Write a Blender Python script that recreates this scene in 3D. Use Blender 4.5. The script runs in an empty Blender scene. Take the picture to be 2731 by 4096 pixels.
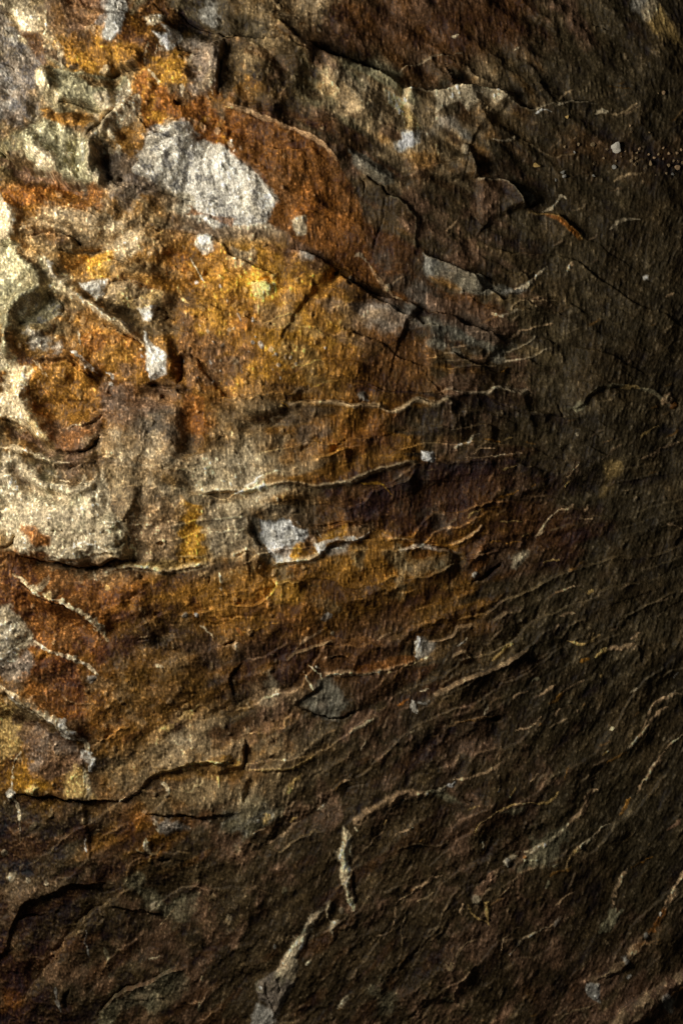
import bpy, math, random
import numpy as np

# ------------------------------------------------------------------ camera, world, lamp, exposure
scene = bpy.context.scene
S = 0.00025                      # one relief unit of the survey below is a quarter of a millimetre
CAM_D = 2.0
cam_data = bpy.data.cameras.new('camera')
cam = bpy.data.objects.new('camera', cam_data)
scene.collection.objects.link(cam)
cam.location = (0.0, -CAM_D, 0.0)
cam.rotation_euler = (math.radians(90), 0, 0)
cam_data.sensor_fit = 'VERTICAL'
cam_data.sensor_height = 36.0
cam_data.lens = 36.0 * CAM_D / (4096 * S)
cam_data.clip_start = 0.01
cam_data.clip_end = 100.0
scene.camera = cam

world = bpy.data.worlds.new('World')
scene.world = world
world.use_nodes = True
world.node_tree.nodes['Background'].inputs[0].default_value = (1.0, 0.96, 0.9, 1)
world.node_tree.nodes['Background'].inputs[1].default_value = 0.024

def area_lamp(name, loc, target, power, size, color):
    ld = bpy.data.lights.new(name, 'AREA')
    ld.shape = 'DISK'; ld.size = size; ld.energy = power; ld.color = color
    o = bpy.data.objects.new(name, ld)
    scene.collection.objects.link(o)
    o.location = loc
    d = [t - l for t, l in zip(target, loc)]
    from mathutils import Vector
    o.rotation_euler = Vector(d).to_track_quat('-Z', 'Y').to_euler()
    return o
area_lamp('key_lamp', (-0.76, -0.50, 0.30), (-0.32, 0.0, 0.20), 9.8, 0.5, (1.0, 0.94, 0.83))  # main lamp, placed at the upper left so its light falls off rightwards

scene.view_settings.view_transform = 'Standard'
scene.view_settings.look = 'None'
scene.view_settings.exposure = 0.0
scene.view_settings.gamma = 1.0

# ------------------------------------------------------------------ survey grid of the rock face
W, H = 2731.0, 4096.0
def axis(n_in, n_out, length):
    a = np.linspace(-90, length + 90, n_in)
    st = a[1] - a[0]
    g = np.cumsum(st * 1.075 ** np.arange(1, n_out + 1))
    return np.concatenate([(a[0] - g)[::-1], a, a[-1] + g])
XS = axis(800, 44, W)
YS = axis(1170, 44, H)
PX, PY = np.meshgrid(XS, YS)
PX = PX.astype(np.float32); PY = PY.astype(np.float32)
NY, NX = PX.shape

def hash2(ix, iy, seed):
    n = (ix.astype(np.uint32) * np.uint32(374761393) + iy.astype(np.uint32) * np.uint32(668265263)
         + np.uint32((seed * 2246822519) & 0xffffffff))
    n = (n ^ (n >> np.uint32(13))) * np.uint32(1274126177)
    n = n ^ (n >> np.uint32(16))
    return (n & np.uint32(0xffffff)).astype(np.float32) / np.float32(0xffffff) * 2 - 1

def vnoise(x, y, sc, seed):
    x = x / sc + 1000.0; y = y / sc + 1000.0
    fx = np.floor(x); fy = np.floor(y)
    ix = fx.astype(np.int64); iy = fy.astype(np.int64)
    u = x - fx; v = y - fy
    u = u * u * (3 - 2 * u); v = v * v * (3 - 2 * v)
    a = hash2(ix, iy, seed); b = hash2(ix + 1, iy, seed)
    c = hash2(ix, iy + 1, seed); d = hash2(ix + 1, iy + 1, seed)
    return (a + (b - a) * u) * (1 - v) + (c + (d - c) * u) * v

def fbm(x, y, sc, seed, octv=4, gain=0.5):
    r = 0; amp = 1; tot = 0
    for k in range(octv):
        ca, sa = math.cos(0.6 * k), math.sin(0.6 * k)
        r = r + amp * vnoise(x * ca - y * sa, x * sa + y * ca, sc, seed + 17 * k)
        tot += amp; amp *= gain; sc *= 0.5
    return r / tot * 1.6

def sstep(a, b, x):
    t = np.clip((x - a) / (b - a), 0, 1)
    return t * t * (3 - 2 * t)

WX = PX + 9 * vnoise(PX, PY, 110, 1) + 5 * vnoise(PX, PY, 38, 2) + 3.2 * vnoise(PX, PY, 13, 3)
WY = PY + 9 * vnoise(PX, PY, 110, 4) + 5 * vnoise(PX, PY, 38, 5) + 3.2 * vnoise(PX, PY, 13, 6)
EDGE = 0.8 * fbm(PX, PY, 105, 9, 5, 0.72)            # roughness of stain outlines

# bedding direction: near-vertical grain at the upper left, leaning to the right lower down
lean = np.radians(92 - 30 * sstep(1300, 2700, PX * 0.55 + PY * 0.45) + 10 * fbm(PX, PY, 700, 12, 2))
DX = np.cos(lean).astype(np.float32); DY = (-np.sin(lean)).astype(np.float32)
def flow_noise(sc, length, steps, seed):
    r = 0
    for k in range(steps):
        t = (k - (steps - 1) / 2) * length / steps
        r = r + vnoise(PX + DX * t, PY + DY * t, sc, seed)
    r = r - r.mean()
    return r / r.std()
def norm(a):
    a = a - a.mean(); return a / a.std()
left = sstep(1500, 200, PX + 0.18 * (PY - 1800))
GRAIN = norm((1 - 0.5 * left) * flow_noise(7.0, 28, 5, 21) + (0.4 + 0.75 * left) * norm(vnoise(PX, PY, 7.0, 24)))
GRAIN2 = norm((1 - 0.7 * left) * flow_noise(22, 40, 4, 22) + (0.5 + 0.9 * left) * norm(fbm(PX, PY, 30, 25, 2)))
GRAIN3 = flow_noise(70, 220, 5, 23)

Z = np.zeros((NY, NX), np.float32)             # relief towards the viewer
C = np.zeros((NY, NX, 3), np.float32)          # mineral colour
PID = np.zeros((NY, NX), np.int32)             # which piece of the rock a spot belongs to
PARTS = [('rock_body', 'dark brown slate body of the rock face')]
SPECK = np.zeros((NY, NX), np.float32)         # how speckled the mineral is

PAL = dict(
    z=(.150, .060, .012), d=(.052, .038, .018), s=(.053, .035, .015), r=(.078, .034, .010), R=(.232, .084, .013),
    o=(.26, .122, .019), G=(.54, .275, .032), t=(.31, .220, .115), p=(.53, .435, .28),
    w=(.74, .69, .58), b=(.40, .385, .335), v=(.27, .245, .145), u=(.185, .152, .118),
    k=(.46, .305, .165), c=(.78, .625, .38), y=(.62, .415, .145), n=(.155, .088, .050), g=(.17, .160, .12),
    q=(.70, .69, .64), e=(.045, .037, .026))
PAL = {k: np.array(v, np.float32) for k, v in PAL.items()}
SECOND = dict(n='r', d='s', s='n', r='n', R='r', o='R', G='o', t='o', p='t', w='b', b='g', v='t', u='k')

# broad mineral zones, one letter per hand-sized area
ZONES = ["poodtsrrrsdd",
         "uvtossvstddd",
         "vptbRsstdddd",
         "outwwRsssddd",
         "tttoGrrssddd",
         "vttoGosssddd",
         "oooooGossddd",
         "touotoossddd",
         "vtptptrrrsdd",
         "pppttooorrdd",
         "RRoooooosddd",
         "RRssrrrssddd",
         "tRsssssssddd",
         "GstttssssSdd".replace('S', 's'),
         "ssossssssddd",
         "sssssssssssd",
         "rsssssssssss",
         "rsssssssssns"]
def zone_map():
    gx = (PX + 90 * fbm(PX, PY, 300, 31, 4) + (30 + 75 * (1 - left)) * STREAK) / (W / 12) - 0.5
    gy = (PY + 55 * fbm(PX, PY, 300, 32, 4)) / (H / 18) - 0.5
    gx = np.clip(gx, 0, 10.999); gy = np.clip(gy, 0, 16.999)
    ix = gx.astype(int); iy = gy.astype(int)
    u = (gx - ix)[..., None]; v = (gy - iy)[..., None]
    u = sstep(0.02, 0.98, u); v = sstep(0.08, 0.92, v)
    A = np.array([[PAL[c] for c in row] for row in ZONES])
    B = np.array([[PAL[SECOND[c]] for c in row] for row in ZONES])
    def samp(T):
        return (T[iy, ix] * (1 - u) + T[iy, ix + 1] * u) * (1 - v) + (T[iy + 1, ix] * (1 - u) + T[iy + 1, ix + 1] * u) * v
    m = sstep(-0.1, 0.75, fbm(PX, PY, 130, 33, 5, 0.62) + 0.12 * GRAIN2)[..., None]
    return samp(A) * (1 - 0.75 * m) + samp(B) * 0.75 * m

# ------------------------------------------------------------------ survey helpers
TILE = dict(A=(0, 0), B=(900, 0), C=(1731, 0), D=(0, 1000), E=(900, 1000), G=(1731, 1000), H=(0, 2000),
            I=(900, 2000), J=(1731, 2000), K=(0, 3000), L=(900, 3000), M=(1731, 3000))
def pts(s):
    """'A 10,20 30,40' -> survey points; F is the whole face"""
    w = s.split()
    if w[0] == 'F':
        f = W / 1568; ox = oy = 0
    else:
        f = 1000 / 1568; ox, oy = TILE[w[0]]
    out = []
    for q in w[1:]:
        if q in TILE:
            ox, oy = TILE[q]; continue
        a, b = q.split(',')
        out.append((ox + float(a) * f, oy + float(b) * f))
    return np.array(out, np.float32)

def window(P, pad):
    x0, y0 = P.min(0) - pad; x1, y1 = P.max(0) + pad
    i0, i1 = np.searchsorted(XS, [x0, x1]); j0, j1 = np.searchsorted(YS, [y0, y1])
    return slice(max(j0, 0), max(j1, j0 + 1)), slice(max(i0, 0), max(i1, i0 + 1))

def chaikin(P):
    if len(P) < 3: return P
    Q = [P[0]]
    for a, b in zip(P[:-1], P[1:]):
        Q += [a * .75 + b * .25, a * .25 + b * .75]
    Q.append(P[-1])
    return np.array(Q, np.float32)

def polydist(x, y, P):
    best = np.full(x.shape, 1e9, np.float32); side = np.zeros(x.shape, np.float32); al = np.zeros(x.shape, np.float32)
    acc = 0.0
    for a, b in zip(P[:-1], P[1:]):
        ex, ey = b - a; L2 = ex * ex + ey * ey + 1e-6; L = math.sqrt(L2)
        t = np.clip(((x - a[0]) * ex + (y - a[1]) * ey) / L2, 0, 1)
        dx = x - a[0] - t * ex; dy = y - a[1] - t * ey
        d = dx * dx + dy * dy
        m = d < best
        best = np.where(m, d, best)
        side = np.where(m, np.sign(ex * (y - a[1]) - ey * (x - a[0])), side)
        al = np.where(m, acc + t * L, al)
        acc += L
    return np.sqrt(best), side, al / acc

def ends(x, y, P, tap, d):
    L = float(np.hypot(*(P[1:] - P[:-1]).T).sum())
    tl = max(tap * L * 1.3, 6.0)
    a = np.hypot(x - P[0][0], y - P[0][1]); b = np.hypot(x - P[-1][0], y - P[-1][1])
    return sstep(0, tl, np.sqrt(np.maximum(a * a - d * d, 0))) * sstep(0, tl, np.sqrt(np.maximum(b * b - d * d, 0)))

def mix(sl, col, a):
    C[sl] = C[sl] * (1 - a[..., None]) + np.asarray(col, np.float32) * a[..., None]

PARENT = [None]
def newpart(name, label=None, sl=None, m=None):
    par = None
    if sl is not None and name != 'slab' and m.any():
        ids, cnt = np.unique(PID[sl][m], return_counts=True)
        q = int(ids[cnt.argmax()])
        if q and PARTS[q][0] == 'slab': par = q
    PARTS.append((name, label)); PARENT.append(par); return len(PARTS) - 1

def boost(P):
    cx, cy = P.mean(0)
    t = min(max((1500 - cx - 0.18 * (cy - 1800)) / 1300, 0), 1)
    return t * min(max((3000 - cy) / 700, 0), 1)
def hi_sign(P, hi):
    d = P[-1] - P[0]
    v = dict(U=(0, -1), D=(0, 1), L=(-1, 0), R=(1, 0))[hi]
    return 1.0 if d[0] * v[1] - d[1] * v[0] > 0 else -1.0

def ledge(s, hi, h=15, w=180, rim=None, rw=6, ra=0.7, e=3.5, tap=0.16, part=None, label=None):
    P = chaikin(chaikin(pts(s))); sg = hi_sign(P, hi); h = h * (1 + 0.9 * boost(P)) * (1.45 if 850 < P[:, 0].mean() < 2050 and P[:, 1].mean() < 2700 else 1) * (1.3 if hi == 'D' else 1)
    if rim and hi == 'U': h = h * 0.6; e = 6
    sl = window(P, w * 2.2 + 20)
    x, y = WX[sl], WY[sl]
    d, side, al = polydist(x, y, P)
    sd = d * side * sg
    tp = ends(x, y, P, tap, d)
    tp = tp * (0.75 + 0.35 * vnoise(x, y, 90, 77))
    Z[sl] += h * 1.15 * tp * sstep(-e, e, sd) * np.exp(-np.maximum(sd, 0) / w)
    Z[sl] -= 0.25 * h * tp * (1 - sstep(-e, e, sd)) * np.exp(-np.maximum(-sd, 0) / (0.12 * w + 10))
    if rim:
        rw = rw * 1.3; ra = min(1, ra * 1.3)
        a = ra * sstep(rw * 1.3, rw * 0.3, np.abs(sd - rw * 0.3) + 3.2 * EDGE[sl]) * sstep(0, 0.06, al) * sstep(1, 0.94, al)
        Z[sl] += 3.5 * a
        mix(sl, .62 * PAL[rim] * 1.15 + .9 * C[sl], a * np.clip(0.75 + 0.5 * vnoise(x, y, 48, 78) + 0.3 * vnoise(x, y, 14, 79), 0.12, 1))

def crack(s, w=12, dep=22, tap=0.2):
    P = chaikin(pts(s)); bo = boost(P); w = w * 0.6378 * (1 + 0.25 * bo); dep = dep * (0.72 + 0.5 * bo)
    sl = window(P, w * 3 + 10)
    x, y = WX[sl], WY[sl]
    d, _, al = polydist(x, y, P)
    tp = sstep(0, tap, al) * sstep(1, 1 - tap, al)
    ww = np.maximum(w * 0.55 * (0.8 + 0.4 * vnoise(x, y, 60, 41)) * (0.35 + 0.65 * tp), 1.5)
    Z[sl] -= dep * (0.25 + 0.75 * tp) * np.exp(-(d / ww) ** 2)

def vein(s, col, w=14, h=8, a=0.9, part='mineral_vein', label=None, tap=0.2, col2=None):
    P = chaikin(pts(s)); w = w * 0.6378
    sl = window(P, w * 3 + 20)
    x, y = WX[sl], WY[sl]
    d, _, al = polydist(x, y, P)
    tp = sstep(-0.02, tap, al) * sstep(1.02, 1 - tap, al)
    hw = w * 0.56 * (0.28 + 0.72 * tp) * (0.95 + 0.45 * vnoise(x, y, 60, 43) + (0.55 if w < 15 else .95) * EDGE[sl] + (0.3 if w < 15 else .55) * vnoise(x, y, 13, 46))
    hw = np.maximum(hw, 1.9)
    m = sstep(1.25, 0.75, d / hw)
    Z[sl] += 0.32 * h * tp * sstep(1.7, 0.1, d / hw)
    cc = PAL[col] * (1.15 + 0.35 * (1 - boost(P))); cc = cc * min(1.0, .8 / float(cc.max()))
    k = min(1.0, a * 1.15) * m * np.clip(0.75 + 0.5 * vnoise(x, y, 48, 44) + 0.35 * vnoise(x, y, 14, 47), 0.1, 1)
    if w > 9: k = k * sstep(-.85, -.15, fbm(x, y, 30, 49, 3, .7))
    mix(sl, cc, k)
    if col2:
        mix(sl, PAL[col2], k * sstep(0.0, 0.5, vnoise(x, y, 70, 45)))
    if part and w > 6:
        PID[sl][m > 0.5] = newpart(part, label, sl, m > 0.5)

def inside(x, y, P):
    r = np.zeros(x.shape, bool)
    n = len(P); j = n - 1
    for i in range(n):
        xi, yi = P[i]; xj, yj = P[j]
        c = ((yi > y) != (yj > y)) & (x < (xj - xi) * (y - yi) / (yj - yi + 1e-9) + xi)
        r ^= c; j = i
    return r

def patch(s, col, a=0.85, soft=10, rag=22, h=0, hw=30, part=None, label=None, speck=0, mott=0.35, sec=None):
    P = pts(s)
    if soft >= 12: rag = rag * 1.9
    sl = window(P, soft + rag + hw + 10)
    x, y = WX[sl], WY[sl]
    d, _, _ = polydist(x, y, np.vstack([P, P[:1]]))
    sd = np.where(inside(x, y, P), d, -d)
    e = sd + rag * EDGE[sl]
    m = sstep(-soft, soft, e)
    if col is not None:
        k = min(1, a * 1.15) * m * np.clip(1 - 0.6 * mott * np.maximum(0, 0.9 * fbm(x, y, 75, 51, 4, .65) + 0.18 * GRAIN2[sl]), 0, 1)
        mix(sl, PAL[col], k)
        if sec:
            mix(sl, PAL[sec], m * a * 0.7 * sstep(0.05, 0.6, fbm(x, y, 80, 53, 5, .7)))
    if speck:
        SPECK[sl] = np.maximum(SPECK[sl], speck * m)
    if h:
        Z[sl] += h * sstep(-4, hw, sd + 0.3 * rag * EDGE[sl])
    if part:
        mm = sd + 0.5 * rag * EDGE[sl] > 0
        PID[sl][mm] = newpart(part, label, sl, mm)

def dome(s, rx, ry, h):
    c = pts(s)[0]
    P = np.array([c]); R = max(rx, ry) * 2.4
    sl = window(P, R)
    Z[sl] += h * np.exp(-((PX[sl] - c[0]) / rx) ** 2 - ((PY[sl] - c[1]) / ry) ** 2)

def fold(s, w, h, tap=.2):
    P = chaikin(chaikin(pts(s))); w = w * .6378; sl = window(P, w * 3.2)
    x, y = PX[sl] * .5 + WX[sl] * .5, PY[sl] * .5 + WY[sl] * .5
    d, _, al = polydist(x, y, P)
    Z[sl] += 1.8 * h * ends(x, y, P, tap, d) * np.exp(-(d / w) ** 2)

def hole(s, r, dep):
    for c in pts(s):
        sl = window(np.array([c]), r * 4)
        q = ((WX[sl] - c[0]) / (1.5 * r)) ** 2 + ((WY[sl] - c[1]) / r) ** 2
        Z[sl] -= dep * np.exp(-q * q)

def knob(s, r, col, h=14, a=0.9, label=None, part='mineral_chip'):
    for c in pts(s):
        sl = window(np.array([c]), r * 3 + 10)
        q = np.sqrt((WX[sl] - c[0]) ** 2 + ((WY[sl] - c[1]) * 0.85) ** 2) / r + 0.5 * EDGE[sl] + .2 * vnoise(WX[sl], WY[sl], 11, 48)
        m = sstep(1.15, 0.8, q)
        Z[sl] += h * sstep(1.25, 0.5, q); mix(sl, PAL[col], a * m)
        if part and r > 7: PID[sl][m > 0.5] = newpart(part, label, sl, m > 0.5)

# ------------------------------------------------------------------ the large form of the rock
Z += 55 * fbm(PX, PY, 1300, 61, 3) + 26 * fbm(PX, PY, 420, 62, 4) + 9 * fbm(PX, PY, 140, 63, 4)
left = sstep(1500, 200, PX + 0.18 * (PY - 1800))
Z += left * (14 * fbm(PX, PY, 170, 64, 3, 0.5) + 5 * np.abs(fbm(PX, PY, 80, 65, 3)))
# thin beds: their broken edges fan out from the right, each edge a low step with a paler lip
wx = PX + 120 * fbm(PX, PY, 420, 601, 2); wy = PY + 120 * fbm(PX, PY, 420, 602, 2)
bill = np.abs(vnoise(wx * .85 + wy * .3, wy * 1.1 - wx * .25, 240, 603)) + .42 * np.abs(vnoise(wx, wy * 1.35, 105, 604)) + .18 * np.abs(vnoise(wx, wy, 48, 605))
Z += left * sstep(3100, 2300, PY) * 62 * bill
rad = np.hypot(3700 - PX, PY - 1780)
psi = np.arctan2(PY - 1780, 3700 - PX) + 0.055 * fbm(PX, PY, 620, 66, 3) + 0.010 * fbm(PX, PY, 130, 68, 4, .6)
LIP = np.zeros((NY, NX), np.float32)
TINT = np.zeros((NY, NX), np.float32)
def beds(step, amp, seed, cut, lipw, tint):
    t = psi / step + 50; cell = np.floor(t); f = t - cell
    ph = hash2(cell.astype(np.int64), np.full(cell.shape, seed, np.int64), seed)
    on = sstep(cut, cut + .35, vnoise(rad + 4000 * ph, cell * 37.0, 330, seed + 1) + .35 * vnoise(rad + 900 * ph, cell * 11.0, 90, seed + 2))
    on = on * (1 - .6 * sstep(1100, 1700, PX) * sstep(2300, 2800, PY)) * (1 - .9 * sstep(1050, 1450, PX) * sstep(1250, 850, PY)) * (1 - .6 * sstep(2100, 2600, PX) * sstep(2300, 1800, PY)) * (1 - .5 * left)
    px = f * step * rad                                  # distance from the bed's edge in survey units
    Z[:] += amp * on * sstep(0, 5, px) * np.exp(-px / (0.45 * step * rad + 20)) * np.where(PX < 200, .4, 1)
    TINT[:] = TINT + tint * ph * sstep(-.5, .4, vnoise(rad + 700 * ph, cell * 19.0, 420, seed + 5)) * np.exp(-px / (0.6 * step * rad + 10))
    LIP[:] = np.maximum(LIP, on * sstep(lipw, lipw * .35, np.abs(px - lipw * .4) + 2.5 * EDGE) * sstep(-.6, .5, vnoise(PX, PY, 60, seed + 3)))
beds(.088, 24, 301, -.05, 6, .75)
beds(.040, 11, 311, .1, 4.5, .5)
bed_dx = np.cos(psi).astype(np.float32); bed_dy = -np.sin(psi).astype(np.float32)
STREAK = 0
for k in range(8):
    t = (k - 3.5) * 34
    STREAK = STREAK + vnoise(PX + bed_dx * t, PY + bed_dy * t, 40, 330)
STREAK = norm(STREAK)
RIB = 0
for k in range(9):
    t = (k - 4) * 60
    RIB = RIB + vnoise(PX + bed_dx * t + 70 * EDGE, PY + bed_dy * t + 20 * EDGE, 85, 340)
RIB = norm(RIB)
Z += (1 - .6 * left) * (1 - .6 * sstep(1900, 2500, PX)) * (1 - .45 * sstep(2300, 2900, PY)) * 6.5 * (-np.abs(RIB)) * 1.6
EDGE = (0.8 + 0.15 * left) * EDGE / .8 + (.34 - .2 * left) * STREAK + .12 * GRAIN3
C[:] = zone_map() * (1 - 0.40 * left)[..., None] * (1 - np.array([.0, .06, .22], np.float32) * left[..., None])
C *= (1 + 0.20 * STREAK)[..., None]
gold = sstep(.5, 1.8, STREAK + .6 * fbm(PX, PY, 260, 331, 3)) * sstep(2300, 1000, PX) * sstep(3300, 2300, PY) * .55
C[:] = C * (1 - gold[..., None]) + gold[..., None] * PAL['o']
rustm = sstep(.5, 1.7, -STREAK + .8 * fbm(PX, PY, 300, 332, 3)) * sstep(2500, 1200, PX) * .5
C[:] = C * (1 - rustm[..., None]) + rustm[..., None] * PAL['r']
#DETAILS
# folds, lips and hollows of the left side
fold('D 20,-60 130,60 230,150 290,240 200,300 100,350 60,480 50,650 20,760', 42, 40)
fold('D 280,40 360,180 470,280 600,370 700,440 800,520 930,610', 45, 34)
fold('D 150,60 240,200 330,330 430,420', 34, -9)
fold('D 200,700 330,660 450,690 540,760 640,850', 36, 22); dome('D 400,900', 150, 150, -34)
fold('D 180,740 130,880 170,1000 240,1100 310,1200 430,1270', 44, 34)
fold('D 0,1100 120,1150 240,1230 360,1300', 34, -28); fold('D 0,1240 150,1250 300,1320 450,1330 580,1280', 34, 20)
fold('D 130,1320 190,1430 330,1500 500,1520 640,1430', 40, 26); fold('D 60,1300 120,1440 260,1530 480,1568', 36, -22)
dome('H 380,150', 270, 120, 46); fold('H 100,330 300,420 520,450 700,400', 50, -26)
fold('A 210,800 240,950 330,1050 460,1130', 60, 34); fold('A 470,900 520,1000 500,1130', 40, -26); fold('A 580,900 610,1020 570,1120', 40, 30); fold('A 660,930 680,1080', 36, -20)
fold('A 0,1000 120,1090 300,1150 480,1210 680,1220', 60, -34); fold('A 250,440 330,520 340,640', 44, 30); fold('A 360,700 480,710 600,760 700,740', 40, -24)
fold('A 640,840 740,740 840,640', 36, 22); fold('A 860,330 1000,250 1130,220', 50, 24); fold('A 1340,250 1350,450 1340,640', 60, 26); fold('A 1100,80 1230,200 1400,260', 50, -18)
fold('A 0,1230 90,1330 100,1480 30,1568', 50, 30); fold('A 130,1420 330,1420 520,1500', 40, 22); fold('A 150,1540 380,1530', 36, -22)
fold('D 690,160 800,130 950,180 1060,230', 40, 20); fold('D 690,380 830,400 930,470', 36, -22); fold('D 1000,500 1060,650 1080,820', 40, 24); fold('D 1130,650 1140,850', 44, -22)
fold('D 620,860 800,900 1000,930 1150,930', 50, -20); fold('D 1180,950 1200,1150 1170,1350', 50, -18); fold('D 1060,1000 1080,1200 1050,1400', 60, 16)
fold('H 100,470 300,590 560,700 690,860', 60, 24); fold('H 60,560 250,680 480,800 600,930', 60, -22); fold('H 0,1150 230,1270 430,1400 550,1520', 60, 26); fold('H 0,1330 150,1400 330,1480', 50, -20)
fold('H 780,650 900,780 1000,900', 60, 14); fold('E 0,940 150,1000 330,1010 430,1000', 44, 16); fold('E 60,1110 250,1100 420,1080', 44, -16)
# ------------------------------------------------------------------ slabs (pieces of the rock with their own stain)
patch('F 508,250 590,280 700,325 770,355 815,440 835,500 850,570 920,640 980,690 940,700 860,660 790,630 720,575 640,540 612,515 635,470 600,415 545,372 520,330', 'z', .95, 9, 18, part='slab', label='rust orange slab beside the speckled white patch', sec='r', mott=.2)
patch('F 690,400 790,430 820,520 800,600 720,560 680,500', 'R', .55, 40, 40, sec='r')
patch('F 515,260 560,280 570,360 530,340', 'R', .5, 20, 24)
patch('F 820,600 880,640 975,690 985,730 1100,760 1160,720 1080,690 1000,670 940,620 880,560 840,540', 'r', .8, 16, 26, part='slab', label='dark rust band between two ledges', sec='e')
patch('F 735,150 800,190 870,190 930,230 950,300 900,350 850,330 770,330 700,310 600,280 520,250 520,110 610,105 680,130', None, part='slab', label='olive grey slab below the upper crevice', rag=10)
patch('B 700,540 860,520 1010,560 1130,600 1180,680 1200,800 1090,950 1060,900 1000,820 850,800 720,760', 't', .95, 30, 40, part=None, sec='p')
patch('B 1040,610 1130,620 1170,690 1190,790 1120,780 1060,700', 'c', .75, 16, 22)
patch('B 1090,830 1200,845 1190,890 1150,930 1080,970 1060,900', 'w', .9, 10, 20, part='mineral_patch', label='small white patch on the grey slab near the top')
patch('B 1110,710 1170,720 1190,800 1130,800', 'y', .7, 14, 16)
patch('C 0,570 120,550 220,535 380,548 440,560 470,615 310,640 260,680 200,720 150,660 60,700 0,730', 'p', .95, 6, 14, 8, 30, part='slab', label='tan tongue of stone with a pale rim at the top', sec='t')
patch('C 0,720 150,720 240,830 220,900 100,860 0,830', 'b', .35, 30, 30)
patch('F 760,0 1130,0 1120,60 1060,190 960,205 900,170 840,150 760,100', 'r', .6, 40, 40, part='slab', label='dark rust brown sheet at the top centre', sec='n', mott=.2)
patch('A 1050,60 1130,70 1250,140 1400,235 1568,265 B 120,265 230,285 330,240 200,120 60,0 A 1400,0 1060,0', 'd', .8, 20, 30, part='slab', label='dark greenish grey slab above the oblique crack')
patch('A 1310,20 1390,20 1390,120 1340,160 1290,80', 'b', .55, 22, 26)
patch('B 400,0 690,0 620,80 540,170 470,230 330,200 250,100', 't', .45, 20, 40, sec='p')
patch('B 450,290 520,290 540,380 500,330', 'k', .4, 10, 10)
# upper left
patch('A 0,60 60,120 160,240 250,290 280,420 240,560 230,760 150,800 0,780', 'u', .75, 30, 40, part='slab', label='mottled purplish grey stone at the upper left edge', speck=.9, sec='b')
patch('A 30,0 210,0 200,60 260,130 270,220 170,215 130,140 50,80', 'p', .95, 10, 18, 6, 20, part='mineral_patch', label='creamy white patch at the top left corner')
patch('A 690,0 800,0 830,60 830,170 790,250 720,305 670,280 640,190 690,130 670,40', 'b', .95, 7, 16, 3, 12, part='mineral_patch', label='blue grey patch at the top', speck=.3, mott=.15)
patch('A 800,0 900,0 900,90 830,160', 'v', .6, 20, 20)
patch('A 330,60 640,20 660,200 620,290 450,260 330,200', 'n', .6, 26, 40, sec='o')
patch('A 400,270 620,280 760,310 900,300 1050,350 1190,420 1180,560 1000,600 860,600 830,520 930,440 680,470 480,470 400,400', 'o', .8, 24, 34, part='slab', label='ochre gold stone round the long dark overhang', sec='G', mott=.1)
patch('A 160,210 290,220 330,330 300,450 270,400 190,290', 'r', .8, 10, 16)
patch('A 1040,165 1130,210 1140,260 1080,320 1050,350 1010,260 980,240 1080,240', 'w', .8, 7, 12, 10, 24, part='mineral_patch', label='lilac white lump under the grey slab')
patch('A 920,120 1050,100 1060,130 980,190 940,180', 'p', .7, 8, 14, 6, 18)
patch('A 1190,260 1380,260 1380,600 1200,640 1190,420', 'u', .7, 24, 30, sec='t')
patch('A 1410,240 1568,270 B 150,320 120,540 0,660 A 1410,660', 's', .75, 12, 20, part='slab', label='dark slab right of the vertical fold')
patch('A 840,520 920,500 1010,560 1150,620 1300,640 1370,700 1430,800 1460,940 1340,920 1230,930 1200,800 1080,750 950,830 880,760 890,660', 'R', .85, 12, 22, part='slab', label='bright orange stone with a small dark hole', sec='G', mott=.1)
patch('A 270,450 330,440 460,480 650,510 800,505 830,560 810,620 740,690 640,725 560,690 490,660 390,670 355,620 360,560 260,560 260,490', 'v', .85, 6, 10, 24, 60, part='slab', label='olive tan slab with a dark shadow under it')
patch('A 600,640 760,580 820,530 825,610 740,690 650,725', 'p', .85, 8, 12, part='mineral_patch', label='pale grey tip of the olive slab')
patch('A 265,450 310,450 320,560 290,600 255,540', 'c', .75, 7, 10, 8, 14)
patch('A 530,520 700,530 780,510 720,570 600,600', 'o', .5, 10, 16)
patch('A 280,700 600,720 640,800 560,880 440,850 300,760', 'o', .8, 14, 26, sec='r')
patch('A 590,730 640,740 640,800 610,780', 'p', .6, 6, 8)
patch('A 800,640 870,630 890,700 850,780 760,830 740,900 690,860 670,870 610,920 580,930 640,830 700,740', 'p', .95, 6, 10, 14, 26, part='mineral_patch', label='pale tongue of stone slanting down left', sec='k')
patch('A 760,830 850,780 920,860 900,960 820,1000 770,940', 'o', .7, 12, 20, sec='t')
patch('A 200,800 300,780 400,830 520,880 600,900 600,1050 650,1090 640,1180 590,1150 500,1170 380,1120 280,1090 200,1040 210,900', 'v', .85, 14, 22, 26, 90, part='slab', label='pale draped stone bulging at the upper left', sec='p')
patch('A 230,960 360,1020 350,1080 260,1080', 'p', .8, 14, 18)
patch('A 640,1000 800,1000 1000,1100 1080,1170 980,1250 820,1300 700,1210 660,1100', 'u', .6, 24, 40, speck=.5, sec='t')
patch('A 0,1180 220,1170 420,1190 640,1220 620,1300 480,1330 300,1300 60,1280', 'R', .7, 16, 26, sec='o')
patch('A 80,1330 500,1340 640,1400 900,1380 960,1568 560,1568 480,1480 200,1460', 't', .7, 24, 40, sec='p')
patch('A 0,1210 50,1290 120,1330 110,1480 40,1568 D 30,30 0,30', 'p', .95, 6, 12, 16, 30, part='mineral_patch', label='cream white slab cut by the left edge')
patch('F 335,325 400,290 440,292 455,330 470,480 440,450 390,440 370,420 320,385', 'w', .72, 12, 24, 4, 14, speck=1.0, mott=.3, sec='u')
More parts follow.
